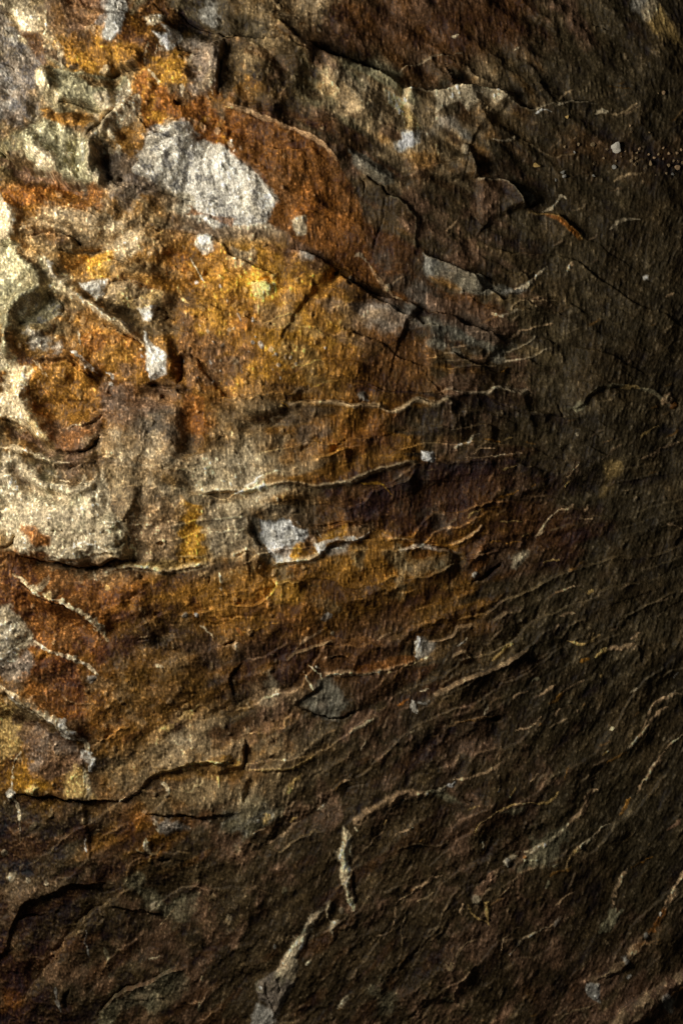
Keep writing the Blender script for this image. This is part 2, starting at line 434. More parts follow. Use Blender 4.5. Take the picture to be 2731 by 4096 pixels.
patch('F 400,345 455,325 515,345 545,375 575,392 600,425 635,470 625,490 612,515 555,522 490,530 460,500 440,450 410,420', 'w', .97, 6, 12, 6, 12, part='mineral_patch', label='large white patch with blue black specks', speck=.9, mott=.15)
patch('A 1160,1290 1200,1300 1180,1350 1150,1340 A 1420,1370 1480,1380 1460,1440 1420,1430', 'R', .7, 5, 8)
patch('F 460,540 490,545 492,580 470,588 455,565', 'w', .85, 6, 12, part='mineral_patch', label='little white patch below the large speckled one')
patch('F 672,512 700,505 706,540 680,545', 'p', .8, 6, 12, part='mineral_patch', label='small pale patch on the rust slab')
patch('E 60,0 190,0 200,80 130,150 60,100', 'p', .7, 14, 22)
patch('E 470,10 560,50 550,90 480,80', 'b', .6, 12, 14)
# gold zone in the middle
patch('F 640,620 780,640 900,700 970,760 950,890 820,920 640,900', 'z', .5, 60, 60, sec='s')
patch('F 430,600 560,590 700,610 770,640 830,720 800,860 700,910 640,900 520,900 440,860 420,740', 'o', .7, 46, 50, part='slab', label='broad ochre gold sheet in the middle of the rock', sec='G', mott=.2)
patch('F 560,620 640,640 640,690 600,700 560,680', 'G', .8, 16, 22)
patch('E 160,205 260,195 320,215 310,290 230,320 180,280', 'y', .9, 6, 10, 14, 20, part='slab', label='bright yellow chip below a short crack')
patch('E 880,330 1200,330 1200,480 900,460', 'b', .3, 30, 40)
patch('E 1260,425 1380,410 1540,465 1560,500 1560,640 1300,520', 'g', .55, 22, 34, sec='u')
patch('G 0,430 220,480 330,530 430,600 440,660 300,620 0,560', 'g', .55, 20, 30, part='slab', label='grey flake above the wavy rims')
patch('E 1240,20 1340,70 1440,100 G 140,110 220,145 290,150 340,195 370,215 450,215 500,240 560,240 570,265 500,280 400,250 270,270 170,260 90,220 E 1300,180 1240,120', 'g', .62, 9, 16, 6, 20, part='slab', label='pale grey tongue with a dark crack under it', sec='b')
patch('E 1290,170 1400,180 1460,250 1380,230', 'o', .6, 10, 14)
patch('F 860,620 1000,670 1010,700 960,690 880,660', 'e', .5, 16, 18)
patch('F 990,690 1160,735 1190,765 1120,775 1000,740', 'n', .6, 14, 18)
patch('E 560,960 900,980 870,1100 600,1060', 'o', .55, 26, 36, sec='k')
patch('E 540,1140 620,1160 520,1250 420,1200 450,1120', 'u', .5, 20, 26)
patch('F 440,1040 560,1060 600,1100 540,1125 440,1130', 'p', .7, 16, 26, part='slab', label='pinkish cream stone above the long bright rim', sec='k')
patch('F 660,1100 780,1060 900,1040 960,1060 900,1080 800,1110 720,1120', 'o', .75, 10, 18, sec='R')
patch('F 745,1118 880,1085 1090,1075 1110,1180 1040,1250 960,1240 860,1200 760,1190 740,1150', 'r', .85, 18, 24, part='slab', label='dark brown hollow under the long bright rim', sec='e')
patch('E 1225,1260 1300,1280 1300,1330 1240,1320', 'q', .95, 5, 8, 16, 14, part='mineral_chip', label='white grey chip at the end of the bright rim')
patch('E 840,920 870,900 920,940 900,960 840,950', 'b', .8, 5, 8, 10, 14, part='mineral_chip', label='grey chip on the ledge in the middle')
patch('E 680,330 880,380 860,560 720,520', 'u', .45, 40, 40); patch('E 860,600 1100,580 1080,860 900,880', 'r', .6, 50, 50, sec='s')
patch('E 340,560 560,540 560,800 400,780', 'y', .3, 30, 40, sec='k'); patch('D 1180,480 1400,560 1560,700 1400,860 1200,840', 'n', .6, 30, 50, sec='R')
patch('E 0,330 160,360 220,520 60,560', 'R', .5, 30, 40, sec='n'); patch('E 220,380 420,330 460,480 300,520', 't', .4, 30, 40)
# left middle
patch('D 0,0 130,30 260,160 300,260 120,340 90,480 60,700 0,720', 'v', .8, 18, 26, part='slab', label='olive grey fold at the left edge', sec='p')
patch('D 260,40 460,180 480,280 420,290 300,230', 'v', .7, 14, 18, sec='p')
patch('D 100,350 280,275 400,340 410,410 300,470 120,480', 'v', .7, 10, 18, 14, 40, part='slab', label='dark speckled olive lump at the left', speck=.9, sec='g')
patch('D 390,20 560,30 560,180 500,170 400,100', 'o', .75, 10, 18)
patch('D 550,40 700,30 680,180 560,190', 'G', .8, 10, 18, 10, 30, part='slab', label='golden block above the white chips', sec='y')
patch('D 490,190 560,210 680,195 650,310 610,325 540,260', 'w', .85, 7, 12, 8, 18, part='mineral_patch', label='white chip beside the tan slab')
patch('D 320,80 350,90 385,180 345,180', 'w', .85, 6, 8, 6, 12)
patch('D 680,230 760,195 860,205 990,260 1040,270 980,350 950,420 890,380 720,350 670,310', 't', .85, 6, 10, 18, 40, part='slab', label='tan slab with a crack along its top', sec='y')
patch('D 860,375 960,365 945,450 890,440', 'w', .8, 6, 12, part='mineral_patch', label='white drip under the tan slab')
patch('D 440,440 640,470 850,570 930,650 940,820 820,830 720,800 620,740 520,600', 'o', .8, 12, 20, part='slab', label='rust brown panel left of the white fang', sec='R')
patch('D 500,480 640,500 640,640 560,680 510,600', 'R', .7, 20, 26, sec='r')
patch('D 180,520 380,560 420,650 320,680 180,620', 'b', .5, 14, 26, sec='p')
patch('D 180,740 280,690 420,690 520,760 620,840 640,950 620,1060 540,1090 430,1110 300,1180 210,1040 170,900', 'o', .85, 10, 16, -14, 60, part='slab', label='round rust coloured hollow at the left', sec='R')
patch('D 0,830 60,780 170,740 170,900 210,1040 240,1090 290,1190 220,1160 100,1070 0,1050', 'c', .75, 12, 20, 10, 40, part='slab', label='pale gold rim of stone round the rust hollow', sec='y')
patch('D 300,1120 560,1090 620,1060 640,1160 580,1250 470,1275 330,1230', 'n', .7, 12, 18, sec='R')
patch('D 210,1290 560,1270 480,1400 360,1460 220,1360', 'n', .5, 18, 26)
patch('D 280,1370 380,1400 360,1430 290,1410', 'p', .7, 6, 10)
patch('D 910,530 950,590 1040,650 1050,780 970,810 950,820 930,700 940,640', 'w', .92, 5, 8, 18, 26, part='mineral_patch', label='white fang shaped chip hanging in the ochre zone', mott=.2)
patch('D 985,660 1040,660 1045,780 990,790', 'b', .55, 6, 8)
patch('D 640,860 1000,880 1150,900 1100,1000 800,1060 650,1000', 'n', .55, 24, 40, sec='u')
patch('D 1150,900 1300,900 1290,1100 1230,1260 1180,1250', 'R', .75, 16, 26, sec='r')
patch('D 1180,1340 1230,1380 1290,1290 1400,1400 1460,1500 1210,1520', 'c', .75, 10, 16)
patch('D 1050,1400 1100,1440 1110,1480 1050,1470', 'G', .7, 8, 10)
patch('D 700,1180 1000,1150 1180,1330 1150,1568 H 1150,0 800,0 700,40 D 650,1400', 't', .55, 40, 50, part='slab', label='tan rippled stone between the pale lump and the gold strip', sec='p')
# lower left pale lump
patch('D 0,1240 120,1280 300,1450 500,1500 650,1400 H 750,60 810,180 730,320 620,350 520,425 400,405 270,390 120,310 100,240 0,170', 'p', .8, 14, 14, 22, 120, part='slab', label='large pale rounded lump with a dark crevice below', sec='v')
patch('H 20,0 120,10 100,110 30,120', 'c', .6, 20, 24)
patch('H 120,230 300,300 420,290 600,260 690,200 700,260 560,340 420,380 260,360 150,300', 'p', .7, 16, 20)
patch('H 100,140 220,170 340,250 350,290 270,285 180,205', 'R', .85, 10, 16)
patch('H 1150,0 1250,30 1260,150 1300,210 1300,350 1260,400 1080,440 1100,350 1140,200', 'G', .85, 11, 34, part='slab', label='golden vertical strip between grey blocks', mott=.2)
patch('H 1310,0 1500,0 1568,120 1568,330 1460,340 1310,340', 'p', .45, 16, 22, part='slab', label='grey cream block left of the blue white patch', sec='u')
patch('H 840,0 1140,0 1090,350 860,380 820,260', 'k', .55, 18, 22, sec='p')
patch('H 690,410 820,390 940,400 1080,380 1290,370 1290,400 1040,450 820,430', 'y', .6, 8, 12)
patch('I 210,110 300,130 360,105 440,130 480,170 540,170 550,230 470,260 410,340 400,400 320,400 250,300 220,230', 'q', 1.0, 6, 12, -6, 14, part='mineral_patch', label='bluish white patch above the bright ledge', speck=.8, mott=.1)
patch('I 470,260 500,280 480,330 430,390 410,360', 'G', .85, 5, 8)
patch('I 500,230 570,200 570,300 500,300', 'n', .6, 8, 10)
patch('I 600,200 700,165 770,140 770,200 740,225 640,250 600,270', 'G', .75, 7, 12, sec='k')
patch('I 770,160 930,150 940,190 860,230 780,225', 'k', .5, 8, 14, sec='R')
patch('I 600,320 760,250 790,240 780,330 640,370', 'b', .55, 10, 14)
patch('I 0,390 300,420 560,400 900,250 1000,300 1200,300 1450,340 1500,560 1100,620 800,700 500,690 300,700 0,640', 'o', .55, 26, 36, part='slab', label='olive gold sheet under the bright ledge', sec='v', mott=.2)
patch('I 1000,330 1440,340 1440,420 1200,420 1000,400', 'v', .28, 26, 30)
patch('I 540,560 640,720 400,760 200,680 0,740 0,620 300,560', 'R', .35, 30, 40)
patch('I 300,520 440,515 490,540 480,620 330,640 280,600', 'G', .5, 10, 16)
patch('I 160,80 220,100 230,300 300,390 260,410 190,300', 'g', .6, 8, 10)  # shadow of the ledge beside the bluish white patch, put into the colour
# rust lower left
patch('H 0,340 200,380 560,430 660,520 700,700 690,880 560,960 380,960 250,880 150,740 60,600 0,560', 'z', .85, 22, 34, part='slab', label='deep rust stone crossed by cream veins', sec='R', mott=.2)
patch('H 0,660 70,650 110,710 160,760 220,840 250,900 150,920 120,1000 50,1020 0,980', 'p', .8, 9, 18, 10, 30, part='mineral_patch', label='grey cream patch at the left edge among rust', sec='b')
patch('H 0,1020 200,960 260,1040 200,1120 60,1120', 'u', .7, 18, 26)
patch('H 200,1080 400,1180 440,1300 330,1310 160,1190', 'R', .6, 14, 26)
patch('H 0,1240 100,1340 150,1450 160,1568 K 100,60 0,60', 'y', .65, 14, 24, part='slab', label='yellow stone below the lowest cream vein')
patch('H 170,1400 300,1420 420,1470 540,1568 K 520,80 350,140 180,150 160,40', 'n', .75, 16, 24, part='slab', label='purplish brown panel right of the yellow stone', sec='u')
patch('H 1000,560 1568,560 I 200,640 0,760 H 1300,740 1000,680', 'o', .6, 24, 36, sec='R')
patch('H 1180,40 1568,0 1568,10', 't', .1)
patch('H 950,1460 1100,1420 1180,1350 1240,1290 1360,1250 1400,1400 1330,1568 950,1568', 't', .6, 30, 36, sec='p')
patch('H 520,980 900,900 1400,960 1420,1300 1180,1400 900,1568 600,1568 540,1200', 'o', .40, 40, 40, part='slab', label='brown rippled panel in the lower left', sec='t')
patch('K 160,240 240,190 270,220 250,290 180,260', 'y', .9, 6, 10, 10, 20, part='mineral_chip', label='pale yellow chip at the lower left crack')
patch('K 500,110 580,110 560,180 580,290 420,270 440,170', 'y', .55, 12, 18, sec='o')
patch('K 700,260 860,230 950,165 1100,125 1300,85 1510,70 1520,0 1300,0 940,20 820,120', 't', .6, 24, 30, part='slab', label='tan panel above the ochre step', sec='o')
patch('K 950,170 1100,135 1300,100 1530,80 1530,150 1300,180 1100,200 960,190', 'o', .6, 14, 20, sec='G')
patch('K 960,430 1100,420 1180,480 1050,510 980,500', 'b', .5, 12, 16)
patch('L 130,330 240,350 300,420 250,500 60,500 30,440', 'v', .35, 26, 40, sec='b')
patch('K 0,1500 140,1500 150,1640 0,1660', 'R', .4, 20, 26)
patch('K 0,780 300,790 380,860 200,940 80,1020 0,1100', 'k', .22, 30, 40)
patch('K 770,1510 900,1480 960,1450 1040,1390 1160,1390 1150,1500 1000,1600 900,1620 700,1680 640,1660', 'v', .35, 14, 20, part='slab', label='olive brown slab at the lower left')
patch('K 100,1060 160,980 280,930 420,850 560,860 540,1020 440,1120 300,1340 160,1590 140,1300', None, part='recess', label='deep dark hollow in the lower left corner', rag=8, h=-14, hw=90)
patch('K 820,840 960,880 1040,940 1170,900 1150,1040 1040,1040 900,1000', 'v', .4, 20, 26)
# right side
patch('C 640,1340 760,1350 820,1380 900,1450 920,1510 860,1480 780,1400 700,1370', 'R', .85, 6, 12, sec='y')
patch('C 1390,60 1440,80 1480,160 1560,260 1560,300 1490,260 1440,130', 'y', .4, 24, 26)
patch('C 1240,20 1380,0 1360,60 1260,60', 'b', .3, 20, 20)
patch('C 760,870 1568,870 1568,1120 1300,1080 1000,1060 800,1000', 'r', .45, 50, 40)
patch('J 480,440 500,370 560,330 580,345 540,410 520,450', 'p', .75, 8, 14, 4, 10, part='mineral_patch', label='pale streak right of the short black crack')
patch('J 240,340 300,310 310,420 250,450', 'R', .5, 12, 16)
patch('I 780,1040 950,1030 1190,970 1190,1010 1080,1060 880,1095 800,1090', 'R', .7, 8, 12, part='slab', label='rust orange blade right of the white squiggles', sec='r')
patch('I 720,1520 760,1420 830,1340 900,1310 1000,1345 1150,1300 1000,1350 900,1390 810,1430 770,1500', 'n', .8, 8, 14, part='slab', label='reddish brown band in the lower middle', sec='k')
patch('I 280,1100 340,1130 350,1200 300,1290 260,1270', 'p', .5, 12, 16)
patch('I 210,1200 420,1160 540,1190 450,1290 250,1300', 'k', .3, 20, 24)
patch('I 560,1100 660,1110 760,1250 700,1360 560,1340 480,1280', 'g', .6, 14, 18, part='slab', label='smooth grey lens below the white squiggles')
patch('I 1230,870 1320,900 1290,970 1240,980', 'b', .4, 8, 12)
patch('L 740,470 765,500 780,550 760,640 775,700 785,740 775,850 775,920 790,1020 770,980 735,900 710,820 710,700 730,600 735,520', 'c', .9, 5, 7, 12, 16, part='mineral_vein', label='tall pale blade shaped vein in the lower middle', sec='t')
patch('L 730,560 760,580 750,660 720,700', 'o', .4, 6, 8)
patch('L 800,430 870,380 930,350 1000,290 1070,255 1160,240 1240,260 1250,285 1100,300 1000,370 930,400 870,430 810,450', 'k', .75, 6, 8, 10, 16, part='mineral_vein', label='reddish brown band above the pale blade vein', sec='n')
patch('L 1310,260 1400,270 1480,340 1420,350 1340,310', 'v', .5, 10, 14)
patch('L 660,930 650,990 640,1040 655,1090 630,1070 615,1000 640,950', 'c', .6, 4, 5, 14, 12, part='mineral_vein', label='small pale sliver below the blade vein')
patch('L 655,1090 700,1080 680,1140 680,1190 650,1150', 'p', .75, 5, 6, 8, 10, part='mineral_chip', label='pale chip under the small sliver')
patch('L 620,1000 560,1020 520,1070 470,1180 450,1220 400,1270 340,1350 310,1410 330,1450 430,1470 450,1330 490,1240 530,1150 600,1050', 'p', .95, 5, 8, 8, 18, part='mineral_vein', label='long tan vein slanting to the bottom edge', sec='k')
patch('L 250,1450 320,1400 440,1460 400,1540 340,1660 300,1700 240,1590 210,1590 200,1470', 'u', .8, 6, 8, 14, 20, part='mineral_vein', label='grey purple foot of the long tan vein', sec='v')
patch('L 150,1660 200,1600 300,1640 320,1719 330,1800 150,1800', 'b', .5, 6, 8, 14, 20, part='mineral_chip', label='grey knob at the bottom edge')
patch('L 920,1500 1060,1480 1040,1650 920,1640', 'v', .35, 26, 30)
patch('M 410,400 490,350 600,340 590,390 510,415', 'v', .6, 8, 12, part='mineral_patch', label='olive lens under a thin curved vein')
patch('M 600,560 700,520 800,510 790,640 700,720 560,750 560,680 610,650', 'v', .45, 12, 18, part='mineral_patch', label='olive stain round the forked vein')
patch('M 320,960 345,950 345,1030 345,1105 310,1050', 'y', .75, 4, 5, 10, 10, part='mineral_chip', label='pale yellow claw shaped chip')
patch('M 975,1480 1040,1480 1030,1585 1000,1580 970,1530', 'b', .95, 4, 7, 10, 12, part='mineral_chip', label='grey white square chip near the bottom right')
patch('M 1100,1719 1180,1630 1300,1550 1420,1480 1568,1360 1700,1300 1700,1420 1568,1490 1440,1590 1310,1719 1200,1800 1050,1800', 'n', .9, 8, 12, 18, 30, part='slab', label='brown tilted slab in the bottom right corner', sec='t')
patch('M 600,1500 690,1500 700,1640 620,1650', 'r', .5, 20, 20)

# ------------------------------------------------------------------ ledges, crevices
ledge('B 0,235 120,265 230,285 400,290 500,290 580,340 680,385 800,415 960,465 1030,500 1080,550 1130,580', 'D', 24, 300, tap=.08)
crack('B 480,285 580,332 680,378 800,408 960,458 1040,505', 20, 30)
ledge('B 1110,575 1290,575 1440,550 C 120,550 220,535 380,548 440,560 470,610 500,640', 'D', 24, 160, 'c', 6, .8, tap=.06)
ledge('C 460,600 550,690 650,690 740,660 900,645 1040,655', 'D', 20, 150, 'p', 4, .6)
ledge('B 1090,470 1120,430 1200,410 1280,370 1380,345 1430,350 1480,325 C 180,320', 'D', 14, 90, 'p', 4, .7)
crack('A 1060,60 1130,90 1200,150 1290,190 1400,230 1568,262', 10, 16)
ledge('B 0,690 80,715 150,735 250,780 380,825 500,880 620,930 690,1000 715,1050', 'U', 22, 160, 'k', 5, .8, tap=.06)
ledge('B 200,1120 260,1230 330,1300', 'R', 10, 80)
ledge('A 1410,235 1395,330 1385,450 1380,640', 'L', 14, 170)
crack('A 1412,240 1398,330 1388,450 1382,640', 16, 14)
vein('A 1340,480 1350,560 1345,620', 'p', 26, 6, .6)
ledge('A 640,500 690,490 750,470 830,455 940,450', 'U', 26, 120)
crack('A 670,495 750,472 830,458 930,448', 26, 34)
crack('A 370,672 480,662 560,692 650,735', 24, 34)
crack('A 745,692 690,760 630,830 560,905', 12, 20)
ledge('A 0,920 60,1000 150,1070 300,1110 420,1165 520,1185 690,1200', 'U', 48, 220, tap=.06)
crack('A 400,1150 520,1180 600,1180', 26, 26)
crack('A 0,930 40,960 70,1000', 30, 30)
hole('A 1125,655', 11, 40); hole('A 770,1155 930,155', 7, 22); hole('A 690,1150', 12, 26)
crack('A 910,872 980,855 1045,832', 9, 18)
crack('A 180,1495 300,1478 440,1480 520,1545', 16, 22); ledge('A 160,1500 300,1480 440,1482 530,1550', 'D', 20, 90)
crack('A 0,1560 180,1556 330,1548', 12, 18)
ledge('B 510,340 540,400 560,450', 'L', 12, 60, 'p', 4, .5); ledge('B 600,500 660,570 700,595', 'U', 18, 70, 't', 6, .6)
patch('B 760,950 900,1010 970,1050 1050,1100 1040,1160 980,1190 890,1130 800,1050', 'g', .6, 8, 8, 22, 40, part='slab', label='small grey block with a black gap below')
crack('B 880,1120 970,1190 1000,1238 1050,1226', 16, 32)
crack('B 992,1235 988,1350 962,1480 940,1568', 12, 9)
ledge('B 1000,1240 1110,1270 1210,1350 1222,1400 1200,1500 1200,1568', 'L', 11, 120, 'v', 4, .4)
crack('B 860,1250 880,1160 840,1140', 8, 12)
knob('C 212,958', 17, 'p', 18, .6, 'pale knob beside the notch')
ledge('C 240,960 262,1040 268,1125', 'L', 36, 170, 'p', 4, .5)
ledge('C 270,1128 340,1130 430,1140 500,1170 550,1220 580,1310', 'D', 24, 150, 'p', 4, .6, tap=.08)
patch('C 575,1215 620,1210 650,1270 600,1305', 'g', .8, 4, 6, 22, 14, part='mineral_chip', label='loose grey flake wedged at the end of the curved rim')
crack('C 596,1312 650,1292', 14, 24)
ledge('C 580,1332 640,1345 760,1350 820,1380 900,1450 930,1510', 'D', 14, 90, 'y', 4, .5)
vein('C 690,1335 740,1310 780,1270 800,1235 835,1250', 'p', 16, 6, .7)
vein('C 640,718 690,700', 'w', 12, 4); vein('C 690,700 750,728', 'b', 8, 3)
vein('C 770,680 830,660 900,645', 'p', 9, 4, .6); vein('C 790,635 830,590 890,568', 't', 9, 4, .8)
vein('C 1010,720 1040,690 1100,705', 'p', 16, 5, .7); vein('C 1120,720 1170,705 1230,680 1260,660', 't', 12, 4, .6)
vein('C 360,865 430,878 500,880', 'p', 14, 5, .7); knob('C 520,866', 10, 'c', 10, .9)
ledge('C 570,880 640,920 720,970 780,990', 'U', 9, 60, 't', 3, .4); ledge('C 770,990 850,965 900,970', 'D', 8, 60, 't', 3, .5)
vein('C 1130,1140 1200,1105 1300,1085', 't', 12, 4, .5); vein('C 1090,1445 1140,1400 1180,1380 1280,1380', 'p', 16, 5, .5)
crack('C 1000,140 1060,155 1100,172', 8, 10); ledge('C 1070,185 1115,200', 'U', 10, 40)
knob('C 1210,335', 10, 't', 5, .6); vein('C 520,315 545,305', 'p', 8, 4)
vein('C 130,235 170,225', 'p', 10, 4); vein('C 80,1450 150,1385', 'k', 9, 4, .7)
# left, second row
crack('D 360,12 520,14 690,10', 13, 20); crack('D 690,60 790,72', 10, 14)
crack('D 690,220 760,188 850,202 930,228 1005,258', 15, 26); crack('D 770,310 860,310 890,290', 8, 12)
crack('D 780,180 800,150', 10, 14)
ledge('D 280,220 420,290 560,350 660,420 760,480 840,560 930,625', 'U', 30, 130, 'c', 9, .7)
crack('D 640,450 700,500 850,575 925,632', 15, 22)
vein('D 560,340 660,410 740,465', 'c', 14, 8); vein('D 770,470 800,490', 'w', 12, 6)
vein('D 910,530 935,600', 'w', 16, 8)
crack('D 300,280 390,330 410,400 350,460', 9, 10); crack('D 100,480 210,450 300,475', 10, 14)
crack('D 200,690 300,688 430,690 520,760 640,840', 12, 20)
vein('D 450,635 510,690 560,730 625,785', 'w', 34, 14, .9, label='white ridge between the rust panel and the rust hollow')
ledge('D 440,650 510,712 640,820', 'U', 22, 100)
vein('D 670,770 720,810', 'w', 24, 8, .8); vein('D 690,830 715,850', 'w', 20, 6, .8)
crack('D 940,835 1000,858 1060,866 1120,850', 16, 28); crack('D 1132,690 1128,780 1118,850', 18, 24)
crack('D 1110,880 1170,905', 22, 24); hole('D 1038,925', 9, 22)
crack('D 0,1052 100,1082 200,1165', 12, 18)
crack('D 300,1245 400,1262 470,1285 570,1255 595,1205 645,1160', 15, 26); ledge('D 300,1240 470,1282 570,1252 600,1200 650,1160', 'U', 20, 120)
ledge('D 400,1120 430,1115 560,1085 640,1050', 'U', 14, 80, 'p', 4, .5); crack('D 540,1090 620,1062 650,1020', 9, 16)
crack('D 430,1370 520,1340', 9, 14); crack('D 480,1440 590,1490', 8, 12)
vein('D 150,1330 185,1400 270,1455 350,1500', 'c', 22, 8, .7); vein('D 380,1450 450,1460', 'c', 12, 5, .7)
vein('D 200,690 260,730 295,790', 'c', 26, 8, .6)
vein('D 1065,0 1060,80 1050,160', 'R', 20, 6, .8); vein('D 1200,60 1230,130 1275,195', 'p', 12, 6, .8)
vein('D 1120,230 1140,290 1190,330', 'y', 20, 6, .6); vein('D 495,500 515,600', 'p', 16, 6, .6)
crack('D 960,390 1020,375 1060,400', 12, 18); dome('D 1060,430', 50, 45, -18)
crack('D 1030,440 1060,420 1100,440 1110,480', 9, 14)
crack('D 0,660 20,600 30,540', 20, 20)
# middle
ledge('E 400,0 500,20 600,60 690,110 725,150', 'D', 24, 200); crack('E 440,2 520,24 610,66 700,118', 9, 18)
crack('E 700,150 725,130', 18, 28)
ledge('E 725,150 790,215 840,240 920,290 1050,320 1180,320 1245,370', 'D', 24, 170, tap=.06)
knob('E 790,190', 12, 'p', 14, .6); hole('E 790,215', 9, 20)
vein('E 810,50 850,30 890,80', 'p', 24, 8, .6); knob('E 1030,235', 14, 'p', 10, .5); vein('E 900,80 960,180 1050,300', 'k', 22, 6, .5)
vein('E 1060,300 1120,310', 'k', 22, 6, .8)
crack('E 165,202 260,186 330,212', 13, 22)
crack('G 160,262 270,272 370,222 430,256 500,284 560,266', 9, 16, .1)
ledge('E 1230,15 1340,70 1440,100 G 140,105 220,143 290,148 340,192 380,212', 'D', 20, 90, 'p', 3, .5)
vein('G 500,248 570,235 610,200 660,140 715,92', 'p', 17, 7, .85, col2='k')
ledge('E 1250,400 1390,400 1480,440 G 220,460 300,495 390,540 455,585', 'D', 26, 130, tap=.06)
ledge('E 1240,370 1260,400 1245,460', 'R', 10, 60)
ledge('G 470,380 500,340 570,320 620,350 690,360', 'D', 9, 60, 't', 4, .7); vein('G 610,325 700,320 780,310', 't', 7, 3, .6)
vein('G 400,410 450,420 520,378', 'p', 16, 6, .75); vein('G 360,390 390,405', 'k', 12, 4)
ledge('G 440,575 520,542 550,500 600,500 690,470 760,470', 'D', 9, 60, 'k', 5, .9)
ledge('G 455,632 540,610 600,580 655,538', 'D', 9, 50, 'p', 4, .8); ledge('G 450,690 560,692 640,670 720,620', 'D', 9, 50, 'p', 4, .8)
vein('G 420,770 475,738', 'o', 10, 5); crack('G 440,640 450,660', 16, 16)
ledge('E 1370,655 1430,642 G 130,645 230,690 300,730 400,770', 'D', 20, 130, 't', 4, .5)
ledge('E 380,965 540,948 600,945 740,965 870,975 960,965 1040,1000 1120,1005 1170,940 1220,945 1330,975 1420,920', 'D', 20, 120, 'c', 9, .85, tap=.06)
crack('E 440,940 560,935 740,955 870,962', 8, 14)
vein('E 330,985 380,1000', 'y', 20, 6, .8); vein('E 350,960 400,1000', 'G', 18, 5, .7)
ledge('G 40,895 110,865 180,890 270,900 340,890 390,850 450,860 540,900 610,885', 'D', 16, 120, 'p', 5, .8, tap=.06)
ledge('E 1400,980 1440,960 G 60,945 110,930 150,985', 'D', 10, 70, 'p', 4, .6)
knob('G 430,1015', 9, 't', 8, .6)
ledge('G 820,990 920,970 980,920 1050,850 1130,850 1280,870 1400,880 1450,930 1530,1000', 'U', 30, 150, 'v', 5, .6, tap=.1)
vein('G 1160,865 1220,855 1280,868', 'y', 12, 5, .6); vein('G 880,975 950,965', 'v', 34, 10, .6); knob('G 1480,930', 16, 'k', 8, .8); knob('G 1520,975', 12, 'R', 8, .6)
crack('G 780,965 800,1010 835,1055', 12, 16)
vein('G 835,130 850,105 865,75', 'k', 12, 6, .9); patch('G 1320,170 1350,165 1350,195 1325,190', 'w', .7, 4, 8)
vein('G 1450,290 1500,280', 'k', 20, 5, .5)
vein('G 1290,1200 1340,1150 1430,1100', 'y', 14, 5, .55); vein('G 1300,1310 1400,1285 1440,1240 1540,1200', 'k', 14, 5, .55)
vein('G 840,1430 870,1390 905,1358', 'k', 12, 5, .8); vein('G 450,1380 530,1358', 'y', 14, 6, .9)
vein('G 400,1545 530,1512', 'o', 9, 4); vein('G 380,1292 455,1280', 'p', 11, 5, .8); vein('G 255,1275 300,1240 380,1235', 'k', 10, 5, .8)
vein('G 200,1230 280,1160', 'p', 12, 5, .6); vein('G 310,1185 410,1195', 'o', 9, 4, .8); vein('G 440,1190 495,1185', 'y', 9, 4, .8)
vein('G 130,1250 170,1225', 'p', 12, 5, .7); vein('G 210,1300 440,1285 560,1275', 'k', 7, 3, .4)
vein('G 610,1500 640,1480', 'o', 10, 4); vein('G 820,1490 850,1450', 'y', 9, 4, .6); vein('G 885,1160 905,1130', 'p', 12, 4, .6)
vein('G 640,1220 580,1218', 'o', 8, 4, .7); vein('G 1040,1305 1080,1270 1160,1230', 'k', 10, 4, .5)
patch('G 1060,1330 1110,1340 1110,1500 1080,1500', 'y', .25, 20, 20)
ledge('D 1210,1525 1568,1502 E 190,1500 340,1465 500,1470 560,1500 660,1485 780,1465 880,1415 1010,1390 1120,1350 1215,1350', 'U', 26, 140, 'c', 9, .9, tap=.05)
crack('E 1050,1252 1160,1272 1230,1276', 10, 18); ledge('E 1040,1250 1160,1270 1225,1275', 'D', 12, 60)
ledge('E 540,1295 620,1305 700,1252 795,1235', 'D', 14, 70, 'o', 7, .8); crack('E 700,1225 760,1180', 14, 16)
vein('E 700,1250 780,1240', 'o', 18, 5, .8)
vein('E 860,1465 940,1465 990,1480 1035,1525', 'G', 10, 5, .8)
vein('E 120,1210 150,1280 190,1330', 'p', 18, 7, .7); vein('E 290,1060 360,1050', 'c', 36, 6, .7); vein('E 1160,960 1220,930', 'p', 18, 6, .6)
crack('E 845,960 860,935', 8, 14); crack('E 480,1270 540,1240', 20, 14)
# lower left
ledge('H 60,310 180,355 270,390 400,405 500,435 570,430 650,400 740,370 850,385', 'U', 42, 240, tap=.08)
crack('H 90,320 180,358 270,393 400,408 500,438 570,432 650,402 740,372 800,375', 17, 36)
ledge('H 330,365 430,378 520,380 620,340 720,338 790,365', 'U', 22, 80, 'p', 4, .5)
crack('H 340,205 430,185', 8, 12); ledge('H 750,180 760,120 805,140', 'L', 16, 80); crack('H 805,300 815,210', 14, 18)
crack('H 740,170 760,110', 9, 12); hole('H 1012,290', 9, 22); crack('H 0,310 80,270 100,210', 16, 20)
ledge('H 640,475 700,445 820,435 940,440 1040,455 1130,430 1250,410 1320,388', 'U', 22, 120, 'c', 9, .85)
vein('H 1120,358 1240,352 1300,350', 'y', 12, 6, .8); crack('H 1200,372 1260,375', 10, 14)
ledge('H 1440,348 1568,340 I 100,345 190,328', 'U', 12, 80, 'c', 7, .8)
ledge('I 280,420 400,402 480,382 580,372 600,330', 'U', 22, 80, 'c', 12, .9, tap=.08)
vein('I 300,415 400,400 480,380 575,370', 'c', 18, 8, .9); vein('I 590,360 600,320 570,295 600,285 660,262 730,240 800,237 870,240 935,192', 'w', 22, 12, .9, label='bright white rim in the middle of the lower half')
